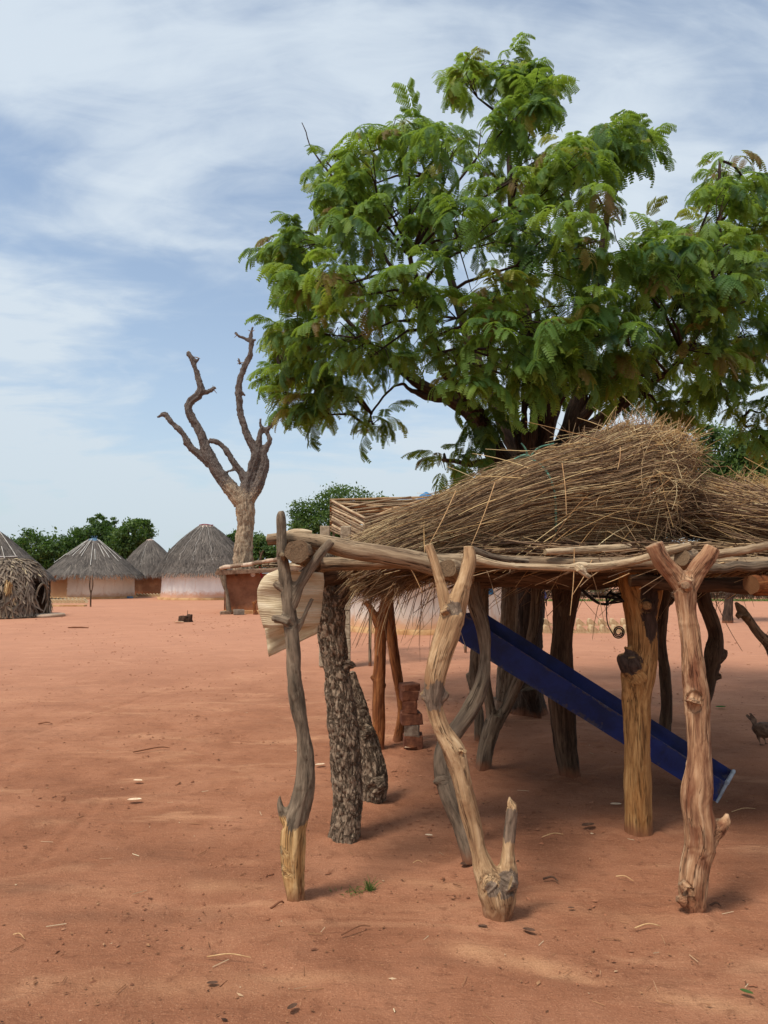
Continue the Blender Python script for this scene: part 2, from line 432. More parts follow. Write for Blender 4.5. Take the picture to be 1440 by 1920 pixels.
W_RUST = wood_mat('rust_brown_wood', S(168, 112, 66), S(134, 80, 44), S(84, 46, 26), S(60, 46, 38), S(170, 120, 80), S(100, 56, 32), 0.6)
W_TREE = wood_mat('tree_bark', S(96, 78, 64), S(70, 54, 44), S(40, 31, 26), None, S(120, 95, 70), S(58, 46, 40), 0.6, bumpd=0.02)
W_DEAD = wood_mat('dead_tree_bark', S(196, 176, 148), S(160, 138, 112), S(104, 86, 70), S(106, 95, 87), S(196, 156, 108), S(126, 108, 90), 0.5, pscale=2.2, bumpd=0.03, soil=False)

def bark_mat(name, light, mid, dark):
    k = NT(name); gc = k.attr('gc', 'Vector')
    wv = k.n('ShaderNodeVectorMath', {'operation': 'ADD'}, 0, i0=k.mapv(gc, (34, 34, 13)), i1=k.noise(k.mapv(gc, (20, 20, 20)), 1.0, 3, out='Color'))
    n1 = k.noise(wv, 1.0, 5, 0.6, 0.5)
    cr = k.rng(k.math('ABSOLUTE', k.math('SUBTRACT', n1, 0.5)), 0.0, 0.07, 1, 0)
    n2 = k.noise(k.mapv(gc, (55, 55, 25)), 1.0, 4, 0.65)
    c = k.ramp(n2, [(0.3, dark), (0.52, mid), (0.75, light)])
    c = k.mix(k.math('MULTIPLY', cr, 0.7), c, tuple(v * 0.45 for v in dark[:3]) + (1,))
    return k.done(c, 0.95, k.bump(k.math('SUBTRACT', n2, cr), 0.9, 0.012), 0.1)
W_BARK = bark_mat('fissured_bark', S(176, 156, 132), S(142, 121, 100), S(92, 76, 62))

def rnd_mat(name, stops, rough=0.8, trans=None, nscale=0.0, spec=0.2):
    k = NT(name); r = k.attr('rnd', 'Fac')
    if nscale:
        r = k.math('ADD', r, k.math('MULTIPLY', k.math('SUBTRACT', k.noise(k.pos(), nscale, 3, 0.6), 0.5), 0.7), clamp=True)
    c = k.ramp(r, stops)
    t = None
    if trans: t = (trans[0], k.mix(0.6, c, trans[1]))
    return k.done(c, rough, None, spec, trans=t)
M_STRAW = rnd_mat('straw', [(0.0, S(86, 64, 48)), (0.35, S(126, 99, 74)), (0.7, S(158, 129, 95)), (0.93, S(192, 164, 120)), (1.0, S(220, 196, 150))], 0.7, nscale=3.0)
M_STRAW2 = rnd_mat('grey_brown_straw', [(0.0, S(84, 62, 48)), (0.4, S(128, 100, 76)), (0.75, S(162, 132, 100)), (1.0, S(206, 172, 124))], 0.75, nscale=3.0)
M_GOLD = rnd_mat('golden_straw', [(0.0, S(128, 88, 56)), (0.4, S(176, 136, 88)), (0.75, S(210, 176, 122)), (1.0, S(230, 206, 156))], 0.7, nscale=2.5)
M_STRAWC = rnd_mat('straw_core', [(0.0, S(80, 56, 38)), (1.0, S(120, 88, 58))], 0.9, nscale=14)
M_THATCH = rnd_mat('weathered_thatch', [(0.0, S(58, 53, 49)), (0.45, S(98, 90, 83)), (0.8, S(126, 116, 106)), (1.0, S(160, 147, 132))], 0.9, nscale=1.2)
M_PALM = rnd_mat('dry_palm_leaf', [(0.0, S(74, 62, 52)), (0.4, S(120, 105, 90)), (0.8, S(160, 142, 120)), (1.0, S(204, 182, 140))], 0.85, nscale=2.0)
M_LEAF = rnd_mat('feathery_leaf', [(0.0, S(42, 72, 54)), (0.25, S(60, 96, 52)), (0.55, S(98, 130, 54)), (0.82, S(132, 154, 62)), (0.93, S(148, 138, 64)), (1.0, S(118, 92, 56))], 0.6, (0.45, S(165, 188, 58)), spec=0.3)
M_LEAFB = rnd_mat('broad_leaf', [(0.0, S(42, 60, 34)), (0.5, S(72, 96, 46)), (1.0, S(112, 130, 64))], 0.6, (0.3, S(110, 150, 50)), spec=0.3)
M_GRASS = rnd_mat('green_grass', [(0.0, S(70, 96, 50)), (1.0, S(120, 140, 70))], 0.7, (0.3, S(120, 160, 60)))
M_FAIR = rnd_mat('fragment_bits', [(0.0, S(60, 40, 30)), (0.4, S(120, 80, 55)), (0.8, S(160, 115, 80)), (1.0, S(205, 185, 150))], 0.9)

def flat_mat(name, c1, c2, scale=12, rough=0.85, bumpd=0.004, spec=0.2):
    k = NT(name); p = k.coord('Object')
    n = k.noise(p, scale, 5, 0.6)
    c = k.mix(k.rng(n, 0.35, 0.68), c1, c2)
    return k.done(c, rough, k.bump(k.noise(p, scale * 4, 4, 0.6), 0.5, bumpd), spec)
M_ROPE = flat_mat('green_rope', S(96, 138, 116), S(70, 104, 90), 30)
M_WIRE = flat_mat('black_wire', S(24, 22, 22), S(40, 34, 30), 30, 0.6)
M_STICKW = flat_mat('bleached_roof_stick', S(206, 200, 190), S(170, 162, 150), 4)
M_BLUECAP = flat_mat('blue_plastic_sheet', S(66, 98, 124), S(96, 122, 140), 5, 0.5)
M_TARP = flat_mat('bright_blue_tarp', S(40, 104, 150), S(70, 130, 170), 6, 0.5)
M_SACK = flat_mat('faded_sacking', S(206, 184, 168), S(170, 140, 128), 6)
M_REDRAG = flat_mat('red_cloth_rag', S(150, 40, 52), S(110, 30, 38), 10)
M_DOOR = flat_mat('blue_grey_door', S(52, 66, 92), S(38, 48, 70), 6)
M_FRAME = flat_mat('pale_door_frame', S(205, 196, 182), S(176, 160, 140), 6)
M_BRICK = flat_mat('mud_brick', S(134, 86, 62), S(98, 60, 45), 18, 0.95, 0.012)
M_BRICKG = flat_mat('grey_mud_brick', S(150, 134, 116), S(112, 92, 76), 14, 0.95, 0.01)
M_BLOCK = flat_mat('concrete_block', S(176, 160, 136), S(140, 124, 102), 16, 0.95, 0.01)
M_DRYBRICK = flat_mat('drying_brick', S(198, 172, 134), S(164, 134, 98), 5, 0.95, 0.02)
M_SLAB = flat_mat('pale_slab', S(205, 182, 158), S(168, 138, 112), 3, 0.9, 0.02)
M_STONE = flat_mat('stone', S(150, 126, 104), S(110, 88, 70), 9, 0.9, 0.02)
M_STUMP = flat_mat('dark_stump', S(84, 62, 48), S(52, 38, 30), 14, 0.95, 0.03)
M_PALEBIT = flat_mat('pale_dry_leaf', S(226, 200, 168), S(190, 156, 120), 20, 0.8)
M_DARKBIT = flat_mat('dark_bit', S(74, 52, 40), S(104, 76, 58), 30, 0.9)
M_STRAWBIT = flat_mat('straw_bit', S(210, 172, 124), S(176, 134, 90), 30, 0.8)
M_GREYMETAL = flat_mat('bare_metal_lip', S(170, 174, 180), S(130, 132, 138), 14, 0.5, 0.004, 0.4)
M_PLATE = flat_mat('white_plate', S(225, 215, 208), S(200, 186, 178), 10, 0.4)
M_GREYWALL = flat_mat('old_grey_fence', S(132, 116, 100), S(94, 80, 68), 3, 0.95, 0.05)
M_FEATHER = flat_mat('hen_feather', S(122, 96, 76), S(78, 58, 46), 22, 0.8, 0.01)
M_FEATHER2 = flat_mat('hen_tail_feather', S(136, 110, 90), S(84, 64, 52), 22, 0.8, 0.01)
M_SKIN = flat_mat('dark_skin', S(74, 50, 38), S(60, 40, 30), 12, 0.6)
M_SHIRT = flat_mat('blue_shirt', S(62, 72, 118), S(44, 50, 90), 14, 0.9)
M_TROUSER = flat_mat('dark_trousers', S(48, 40, 46), S(34, 28, 34), 14, 0.9)

def plaster_mat(name, white, stain, brown=None, brown_dir=None, h0=0.12, h1=0.5, dirt=0.35):
    """lime-washed mud wall: splashed earth along the foot, run marks and worn spots"""
    k = NT(name); p = k.coord('Object'); z = k.n('ShaderNodeSeparateXYZ', None, 2, Vector=p)
    n1 = k.noise(k.mapv(p, (1, 1, 0.5)), 1.4, 5, 0.6); n2 = k.noise(p, 5.0, 5, 0.65); n3 = k.noise(k.mapv(p, (3, 3, 0.5)), 2.0, 4, 0.6)
    c = k.mix(k.math('MULTIPLY', k.rng(n1, 0.42, 0.66), dirt), white, tuple(v * 0.72 for v in white[:3]) + (1,))
    c = k.mix(k.math('MULTIPLY', k.rng(n3, 0.56, 0.72), dirt * 0.8), c, tuple(v * w for v, w in zip(stain[:3], (1.0, 1.1, 1.3))) + (1,))
    zz = k.math('ADD', z, k.math('MULTIPLY', k.math('SUBTRACT', n2, 0.5), 0.5))
    c = k.mix(k.rng(zz, h0, h1, 0.72, 0.0), c, stain)
    if brown is not None:
        x = k.n('ShaderNodeVectorMath', {'operation': 'DOT_PRODUCT'}, 1, i0=p, i1=brown_dir)
        xx = k.math('ADD', x, k.math('MULTIPLY', k.math('SUBTRACT', n2, 0.5), 0.25))
        c = k.mix(k.rng(xx, 0.0, 0.08), c, brown)
    return k.done(c, 0.92, k.bump(k.math('ADD', n2, n1), 0.6, 0.03), 0.15)
M_MUD = None
def mud_mat(name, a, b, h=None):
    k = NT(name); p = k.coord('Object'); z = k.n('ShaderNodeSeparateXYZ', None, 2, Vector=p)
    n1 = k.noise(p, 1.6, 5, 0.6); n2 = k.noise(p, 9, 4, 0.6)
    c = k.mix(k.rng(n1, 0.35, 0.65), a, b)
    c = k.mix(k.math('MULTIPLY', k.rng(n2, 0.58, 0.7), 0.5), c, tuple(v * 0.6 for v in a[:3]) + (1,))
    zz = k.math('ADD', z, k.math('MULTIPLY', k.math('SUBTRACT', n2, 0.5), 0.4))
    c = k.mix(k.rng(zz, 0.05, 0.4, 0.8, 0.0), c, S(168, 104, 66))
    return k.done(c, 0.95, k.bump(k.math('ADD', n1, n2), 0.7, 0.03), 0.1)
M_MUD = mud_mat('brown_mud_wall', S(166, 124, 92), S(140, 100, 74))
M_MUD2 = mud_mat('red_brown_mud_wall', S(150, 104, 78), S(120, 80, 60))
M_PLINTH = flat_mat('earth_plinth', S(196, 158, 112), S(168, 122, 80), 2.5, 0.95, 0.03)

# ------------------------------------------------------------------ ground
def ground_mat():
    k = NT('red_earth'); p = k.pos()
    a = k.noise(p, 0.35, 5, 0.6, 0.5); b = k.noise(k.mapv(p, (1, 1.0, 1)), 1.7, 6, 0.62, 0.4); c3 = k.noise(p, 9, 5, 0.65); g = k.noise(p, 120, 4, 0.75)
    col = k.ramp(k.math('ADD', k.math('MULTIPLY', a, 0.5), k.math('MULTIPLY', b, 0.5)),
                 [(0.34, S(136, 87, 62)), (0.48, S(160, 106, 77)), (0.62, S(178, 123, 92))])
    # swept pale dust and darker soil
    dust = k.noise(k.mapv(p, (0.8, 2.2, 1), rot=(0, 0, 0.4)), 0.9, 6, 0.6, 1.0)
    col = k.mix(k.math('MULTIPLY', k.rng(dust, 0.52, 0.72), 0.7), col, S(196, 143, 107))
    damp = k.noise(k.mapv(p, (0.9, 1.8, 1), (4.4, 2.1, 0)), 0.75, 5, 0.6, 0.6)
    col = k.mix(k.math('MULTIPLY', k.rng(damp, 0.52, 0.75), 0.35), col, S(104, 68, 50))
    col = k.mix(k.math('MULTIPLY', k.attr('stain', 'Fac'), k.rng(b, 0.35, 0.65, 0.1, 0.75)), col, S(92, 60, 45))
    col = k.mix(k.math('MULTIPLY', k.attr('pale', 'Fac'), k.rng(b, 0.3, 0.6, 0.35, 1.0)), col, S(202, 152, 112))
    col = k.mix(k.math('MULTIPLY', k.rng(c3, 0.56, 0.68), 0.45), col, S(118, 73, 52))
    col = k.mix(k.math('MULTIPLY', k.rng(g, 0.53, 0.68), 0.34), col, S(228, 176, 136))
    col = k.mix(k.math('MULTIPLY', k.rng(g, 0.32, 0.46, 1.0, 0.0), 0.36), col, S(96, 58, 42))
    # earth turns paler and pinker with distance
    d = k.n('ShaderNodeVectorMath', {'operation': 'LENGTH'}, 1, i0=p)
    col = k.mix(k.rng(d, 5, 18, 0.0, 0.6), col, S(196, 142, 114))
    h = k.math('ADD', k.math('MULTIPLY', c3, 0.8), k.math('ADD', k.math('MULTIPLY', g, 0.45), k.math('MULTIPLY', b, 0.8)))
    sc = k.noise(k.mapv(p, (1.2, 5.0, 1)), 2.5, 5, 0.6, 0.8)
    h = k.math('ADD', h, k.math('MULTIPLY', sc, 0.9))
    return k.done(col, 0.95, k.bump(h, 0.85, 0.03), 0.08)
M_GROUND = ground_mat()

POST_BASES = [G(555, 1695), G(932, 1722), G(1298, 1715), G(648, 1572), G(702, 1505), G(1198, 1562), G(1066, 1455), G(908, 1445),
              G(710, 1402), G(745, 1393), G(885, 1620), G(1243, 1385), G(990, 1336), G(897, 1393)]
RUTS = [(G(75, 1615), G(190, 1500), 0.035), (G(405, 1738), G(545, 1690), 0.03), (G(330, 1722), G(375, 1698), 0.03), (G(0, 1395), G(330, 1290), 0.05),
        (G(420, 1780), G(620, 1880), 0.07), (G(840, 1790), G(1110, 1840), 0.06), (G(1400, 1700), G(1180, 1690), 0.03), (G(250, 1410), G(318, 1400), 0.03)]
def dseg(x, y, a, b):
    vx, vy = b[0] - a[0], b[1] - a[1]; t = np.clip(((x - a[0]) * vx + (y - a[1]) * vy) / (vx * vx + vy * vy), 0, 1)
    return np.hypot(x - a[0] - t * vx, y - a[1] - t * vy)
def build_ground():
    def axis(fine0, fine1, step, lo, hi):
        f = list(np.arange(fine0, fine1 + 1e-6, step)); s = step; v = fine1
        while v < hi: s *= 1.16; v += s; f.append(v)
        s = step; v = fine0; pre = []
        while v > lo: s *= 1.16; v -= s; pre.append(v)
        return np.array(pre[::-1] + f)
    xs = axis(-4.0, 4.5, 0.03, -900, 900); ys = axis(2.0, 9.5, 0.03, -60, 1400)
    X, Yy = np.meshgrid(xs, ys); X = X.ravel(); Yy = Yy.ravel(); Z = np.zeros_like(X)
    near = (np.abs(X) < 14) & (Yy > -2) & (Yy < 26)
    idx = np.where(near)[0]
    for i in idx:
        x, y = X[i], Yy[i]; fade = min(1, (14 - abs(x)) / 5) * min(1, (26 - y) / 8)
        z = 0.014 * mn.noise(Vector((x * 0.7, y * 0.9, 1.1))) + 0.010 * mn.noise(Vector((x * 2.6, y * 3.2, 4.0)))
        if y < 11: z += 0.0055 * mn.noise(Vector((x * 9, y * 11, 2.0))) + 0.0025 * mn.noise(Vector((x * 24, y * 24, 7.0)))
        Z[i] = z * fade
    for b in POST_BASES:
        d = np.hypot(X - b[0], Yy - b[1]); Z *= 1 - 0.9 * np.exp(-(d / 0.35) ** 2)
    for b in POST_BASES:
        d = np.hypot(X - b[0], Yy - b[1]); Z += 0.022 * np.exp(-(d / 0.13) ** 2) + 0.010 * np.exp(-(d / 0.3) ** 2) * np.sin(X * 37 + b[0] * 9) * np.sin(Yy * 31)
    for a, b, w in RUTS:
        d = dseg(X, Yy, a, b); Z += -0.010 * np.exp(-(d / w) ** 2) + 0.005 * np.exp(-((d - 1.8 * w) / w) ** 2)
    rr = np.random.default_rng(5)
    for _ in range(150):                                   # scuffed foot marks
        c = np.array([rr.uniform(-3.2, 3.2), rr.uniform(2.3, 9)]); a = rr.uniform(0, 3.14); u = (X - c[0]) * math.cos(a) + (Yy - c[1]) * math.sin(a); v = -(X - c[0]) * math.sin(a) + (Yy - c[1]) * math.cos(a)
        e = (u / rr.uniform(0.09, 0.15)) ** 2 + (v / rr.uniform(0.04, 0.07)) ** 2
        Z += -0.007 * np.exp(-e ** 2) + 0.004 * np.exp(-(e - 1.6) ** 2 * 3)
    st = np.zeros_like(X)  # soft darker patches at set spots on the ground
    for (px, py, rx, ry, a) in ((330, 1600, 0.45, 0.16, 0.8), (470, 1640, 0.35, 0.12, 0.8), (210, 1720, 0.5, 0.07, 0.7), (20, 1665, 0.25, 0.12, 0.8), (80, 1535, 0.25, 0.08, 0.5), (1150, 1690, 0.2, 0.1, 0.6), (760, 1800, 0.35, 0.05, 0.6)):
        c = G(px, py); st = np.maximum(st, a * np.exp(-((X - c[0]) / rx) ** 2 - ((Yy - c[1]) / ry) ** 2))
    pl = np.zeros_like(X)
    for (px, py, rx, ry, a, dx) in ((900, 1785, 0.16, 0.05, 0.8, 0), (980, 1805, 0.2, 0.05, 0.9, 0), (1060, 1828, 0.16, 0.03, 0.8, 0), (430, 1662, 0.22, 0.06, 0.5, 0), (560, 1835, 0.3, 0.04, 0.5, 0), (1330, 1880, 0.25, 0.05, 0.6, 0), (1180, 1720, 0.5, 0.06, 0.3, 0), (300, 1850, 0.5, 0.08, 0.35, 0), (830, 1660, 0.25, 0.06, 0.4, 0)):
        c = G(px, py); u = X - c[0]; v = Yy - c[1] + 0.28 * u * (1 if px > 800 else 0.2); pl = np.maximum(pl, a * np.exp(-(u / rx) ** 2 - (v / ry) ** 2))
    nx, ny = len(xs), len(ys)
    j, i = np.meshgrid(np.arange(ny - 1), np.arange(nx - 1), indexing='ij')
    Q = np.stack([j * nx + i, j * nx + i + 1, (j + 1) * nx + i + 1, (j + 1) * nx + i], -1).reshape(-1, 4)
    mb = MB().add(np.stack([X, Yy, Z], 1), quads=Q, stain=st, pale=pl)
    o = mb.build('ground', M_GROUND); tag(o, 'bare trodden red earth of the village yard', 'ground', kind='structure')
build_ground()

# ------------------------------------------------------------------ the pole platform
rack = thing('pole_platform', 'rough wooden drying platform of crooked forked posts and poles loaded with straw', 'platform', (0.5, 4.6, 0))
WID = 0.99
def L(Y, *pts, top=None):
    """limb in photo pixels: (px, py, width[, Y])"""
    return [PR(p[0], p[1], p[3] if len(p) > 3 else Y, p[2] * WID) for p in pts]
def nz(v, s, o=0.0): return mn.noise(Vector((v[0] * s + o, v[1] * s, v[2] * s)))

# post A: grey weathered, stripped yellow foot, forked top
YA = 3.58
def barkA(v, g, i): return max(0.0, min(1.0, 0.5 + (v[2] - 0.37 - 0.10 * nz(v, 14)) / 0.16))
A_main = L(YA, (556, 1720, 40), (556, 1692, 37), (552, 1640, 42), (550, 1590, 48), (552, 1550, 46), (562, 1510, 42), (571, 1470, 41), (572, 1420, 36), (566, 1370, 29), (558, 1320, 34), (553, 1270, 32), (550, 1220, 29), (543, 1160, 30), (538, 1100, 27), (531, 1050, 22), (529, 1000, 23), (527, 972, 20), (526, 958, 12))
A_fork = L(YA, (548, 1135, 22), (562, 1100, 24), (585, 1062, 22), (606, 1033, 19), (622, 1014, 16))
A_spur = L(YA, (545, 1556, 24), (534, 1535, 22), (526, 1510, 17), (524, 1492, 7))
A_k1 = [PR(531, 1045, 3.57, 16), PR(529, 1040, 3.47, 15)]
A_k2 = L(YA, (540, 1108, 22), (524, 1100, 19), (513, 1092, 14))
A_k3 = L(3.55, (542, 1168, 20), (526, 1162, 18), (514, 1159, 19), (508, 1160, 10))
A_k4 = L(3.60, (552, 1185, 18), (566, 1165, 14), (578, 1140, 13), (586, 1122, 11))
A_k5 = L(3.55, (540, 1600, 16), (528, 1596, 10)); A_k6 = L(3.55, (545, 1636, 16), (527, 1630, 10))
postA = wood('post', [A_main, A_fork, A_spur, A_k1, A_k2, A_k3, A_k4, A_k5, A_k6], W_POSTA, rack, 0.0065, 2, 0.0088, 0.003, 1.0, barkA, label='grey weathered post with a stripped yellow foot and a paddle shaped top')

# post B: tan, leaning, forked, with a second cut stub at the foot
YB = 3.41
def barkB(v, g, i):
    a = -1.0
    for (px, py, r) in ((815, 1303, 0.075), (952, 1650, 0.06), (918, 1655, 0.035), (850, 1140, 0.035), (962, 1548, 0.085)):
        c = P(px, py, YB); a = max(a, 1 - math.hypot(v[0] - c[0], v[2] - c[2]) / r)
    return max(0, min(1, 0.42 + a * 1.3 + 0.35 * nz(v, 45))) if a > -0.3 else 0.0
B_main = L(YB, (934, 1750, 56), (934, 1722, 52), (934, 1690, 64), (926, 1660, 66), (908, 1630, 44), (898, 1595, 33), (888, 1550, 34), (874, 1500, 36), (862, 1450, 37), (849, 1408, 44), (830, 1372, 36), (816, 1330, 34), (814, 1300, 40), (817, 1265, 44), (829, 1220, 47), (842, 1180, 50), (851, 1150, 48))
B_left = L(YB, (846, 1165, 36), (834, 1125, 24), (825, 1090, 22), (815, 1055, 22), (803, 1020, 20))
B_right = L(YB, (853, 1170, 40), (862, 1120, 36), (872, 1085, 31), (880, 1050, 30), (879, 1023, 22))
B_stub = L(YB, (944, 1690, 50), (952, 1645, 40), (953, 1600, 27), (956, 1560, 26), (961, 1518, 25), (958, 1506, 17), (955, 1493, 5))
B_col = [L(YB, (790, 1298, 12), (800, 1310, 18), (815, 1314, 20), (832, 1308, 16), (841, 1298, 8))]
B_kn = [L(3.36, (842, 1140, 20), (826, 1150, 10)), L(3.36, (918, 1652, 26), (906, 1668, 12)), L(3.36, (955, 1655, 34), (970, 1662, 16)), L(3.35, (870, 1412, 16), (873, 1405, 8))]
postB = wood('post', [B_main, B_left, B_right, B_stub] + B_col + B_kn, W_TAN, rack, 0.0065, 2, 0.0075, 0.0025, 2.0, barkB, label='tan peeled leaning post with forked top, knotty collar and a cut stub at its foot')

# post C: red-brown, forked top, spur near the foot
YC = 3.47
C_main = L(YC, (1301, 1745, 48), (1301, 1715, 44), (1300, 1670, 52), (1305, 1620, 50), (1312, 1580, 58), (1310, 1545, 58), (1305, 1510, 54), (1307, 1480, 55), (1311, 1430, 48), (1308, 1370, 45), (1306, 1310, 47), (1301, 1260, 42), (1294, 1200, 38), (1288, 1150, 39), (1285, 1115, 44), (1283, 1088, 50))
C_left = L(YC, (1284, 1105, 42), (1262, 1075, 38), (1238, 1045, 35), (1226, 1020, 34))
C_right = L(YC, (1288, 1105, 40), (1304, 1075, 38), (1323, 1050, 35), (1336, 1027, 30))
C_spur = L(YC, (1312, 1590, 50), (1330, 1562, 44), (1348, 1551, 34), (1360, 1540, 20), (1364, 1525, 6))
C_k = [L(3.43, (1285, 1690, 30), (1268, 1685, 14)), L(3.42, (1300, 1318, 34), (1302, 1310, 22)), [PR(1285, 1098, 3.47, 26), PR(1285, 1098, 3.385, 20)], L(3.43, (1284, 1668, 24), (1274, 1655, 12))]
postC = wood('post', [C_main, C_left, C_right, C_spur] + C_k, W_RED, rack, 0.0065, 2, 0.0100, 0.003, 3.0, lambda v, g, i: 0.0, label='reddish brown peeled post with a wide forked top and a broken spur low down')

# post D and D2: rough fissured bark
D_main = L(4.44, (647, 1600, 66), (647, 1572, 62), (650, 1540, 58), (652, 1500, 57), (650, 1450, 60), (646, 1400, 60), (642, 1350, 60), (635, 1290, 52), (630, 1240, 50), (623, 1190, 55), (614, 1140, 64), (606, 1100, 62), (600, 1070, 52))
D_fk = L(4.44, (614, 1150, 50), (635, 1115, 46), (655, 1085, 40))
postD = wood('post', [D_main, D_fk, L(4.42, (648, 1245, 30), (660, 1247, 16), (664, 1252, 10))], W_BARK, rack, 0.0065, 1, 0.014, 0.004, 4.0, None, ridge=0.013, facet=0.0, label='thick post still covered in dark fissured bark')
D2 = L(5.16, (701, 1530, 40), (701, 1505, 40), (703, 1460, 50), (694, 1405, 44), (682, 1360, 36), (668, 1310, 30), (655, 1260, 24))
D2k = [L(5.1, (706, 1470, 34), (722, 1462, 22)), L(5.1, (686, 1370, 26), (700, 1372, 14))]
wood('post', [D2] + D2k, W_BARK, rack, 0.008, 1, 0.014, 0.004, 5.0, None, ridge=0.013, facet=0.0)

# post H: thick ochre post with dark bark patch
YH = 4.53
def barkH(v, g, i):
    a = -1.0
    for (px, py, rx, rz) in ((1210, 1120, 0.065, 0.24), (1212, 1165, 0.05, 0.12), (1170, 1238, 0.075, 0.08), (1236, 1200, 0.03, 0.13), (1222, 1075, 0.09, 0.12)):
        c = P(px, py, YH); a = max(a, 1 - math.hypot((v[0] - c[0]) / rx, (v[2] - c[2]) / rz))
    return max(0, min(1, 0.5 + a * 1.5)) if a > -0.35 else 0.0
H_main = L(YH, (1199, 1590, 58), (1199, 1562, 54), (1197, 1500, 50), (1195, 1400, 48), (1194, 1320, 52), (1197, 1262, 66), (1205, 1215, 58), (1204, 1170, 58), (1196, 1120, 62), (1186, 1075, 66), (1180, 1050, 62))
H_r = L(YH, (1206, 1180, 44), (1218, 1130, 44), (1230, 1080, 40), (1236, 1055, 36))
H_b = [L(4.50, (1195, 1266, 50), (1180, 1248, 40), (1168, 1236, 26), (1163, 1226, 12)), L(4.5, (1184, 1240, 22), (1178, 1222, 14), (1172, 1212, 8)), L(4.46, (1190, 1250, 26), (1186, 1232, 14))]
H_cut = [[PR(1213, 1136, 4.5, 24), PR(1213, 1136, 4.36, 20)]]
wood('post', [H_main, H_r] + H_b + H_cut, W_OCH, rack, 0.008, 2, 0.0088, 0.003, 6.0, barkH, label='thick ochre post with dark bark patches and a sawn off branch')

# rear posts
Jp = L(4.1, (888, 1650, 34, 4.05), (880, 1600, 34, 4.05), (862, 1540, 34, 4.1), (842, 1490, 36, 4.15), (829, 1445, 34, 4.2), (832, 1405, 34, 4.25), (856, 1370, 34, 4.3), (884, 1325, 34, 4.35), (904, 1275, 30, 4.4), (910, 1230, 25, 4.45), (906, 1180, 28, 4.5), (892, 1130, 32, 4.55), (884, 1080, 34, 4.6))
wood('post', [Jp, L(4.15, (832, 1462, 18), (812, 1467, 9))], W_GREY, rack, 0.008, 3, 0.008, 0.003, 7.0, lambda v, g, i: 1.0 if v[2] < 0.62 + 0.1 * nz(v, 8) else 0.0, label='bow shaped grey post curving behind the leaning front post')
Yp = [L(6.0, (906, 1470, 36), (906, 1440, 32), (912, 1400, 32), (925, 1355, 34), (930, 1340, 34)), L(6.0, (924, 1360, 26), (916, 1310, 20), (908, 1260, 22), (905, 1180, 22), (905, 1090, 24)), L(6.0, (930, 1360, 26), (950, 1325, 22), (966, 1290, 22), (985, 1240, 22), (1000, 1170, 20), (1005, 1090, 22))]
wood('post', Yp, W_GREY, rack, 0.009, 3, 0.007, 0.003, 8.0, None)
wood('post', [L(7.0, (898, 1415, 20), (898, 1390, 19), (898, 1340, 20), (888, 1290, 20), (890, 1240, 20), (900, 1100, 22)), L(7.0, (886, 1290, 14), (878, 1270, 10), (877, 1262, 8))], W_GREY, rack, 0.01, 2, 0.006, 0.002, 9.0, None)
wood('post', [L(5.84, (1068, 1480, 44), (1068, 1455, 42), (1060, 1400, 44), (1054, 1310, 52), (1052, 1240, 46), (1056, 1180, 40), (1060, 1130, 50), (1063, 1085, 66), (1064, 1060, 70))], W_DARK, rack, 0.01, 3, 0.010, 0.004, 10.0, None, label='dark thick post flaring towards its top')
wood('post', [L(6.7, (711, 1425, 22), (711, 1400, 20), (710, 1360, 25), (710, 1300, 24), (712, 1240, 24), (714, 1180, 24), (722, 1140, 22), (735, 1090, 22)), L(6.7, (710, 1170, 20), (694, 1140, 14), (684, 1128, 11)), L(6.7, (718, 1285, 16), (724, 1286, 8)), L(6.7, (705, 1275, 16), (695, 1268, 8))], W_RUST, rack, 0.009, 3, 0.007, 0.003, 11.0, None)
wood('post', [L(7.0, (744, 1415, 22), (746, 1390, 22), (752, 1350, 16), (752, 1320, 16), (744, 1265, 20), (735, 1200, 22), (728, 1150, 24), (722, 1090, 24))], W_RUST, rack, 0.009, 3, 0.006, 0.002, 12.0, None)
wood('post', [L(7.0, (1243, 1410, 26), (1244, 1385, 25), (1250, 1320, 22), (1246, 1260, 22), (1240, 1200, 20), (1243, 1150, 22), (1250, 1090, 24)), L(7.0, (1255, 1130, 14), (1264, 1122, 8))], W_DARK, rack, 0.01, 3, 0.007, 0.003, 13.0, None)
wood('post', [L(6.4, (1300, 1460, 28), (1308, 1400, 26), (1320, 1330, 22), (1331, 1290, 20), (1334, 1262, 24), (1338, 1225, 34), (1342, 1195, 28), (1333, 1160, 28), (1320, 1125, 28), (1312, 1085, 30)), L(6.4, (1346, 1235, 26), (1358, 1228, 16), (1361, 1218, 8)), L(6.4, (1338, 1270, 18), (1352, 1268, 12))], W_DARK, rack, 0.009, 3, 0.008, 0.003, 14.0, None)
wood('post', [L(5.4, (1492, 1520, 34), (1486, 1400, 30), (1470, 1280, 30), (1448, 1215, 26), (1425, 1190, 20), (1404, 1163, 18), (1390, 1145, 18), (1379, 1129, 8)), L(5.4, (1462, 1240, 26), (1480, 1170, 24), (1490, 1090, 24)), L(5.38, (1398, 1158, 20), (1402, 1150, 10)), L(5.38, (1388, 1155, 16), (1380, 1152, 8))], W_GREY, rack, 0.009, 2, 0.006, 0.003, 15.0, None)
wood('post', [L(8.0, (942, 1316, 28), (946, 1290, 34), (950, 1240, 36), (954, 1180, 34), (956, 1090, 34))], W_GREY, rack, 0.012, 2, 0.010, 0.004, 16.0, None, ridge=0.008)
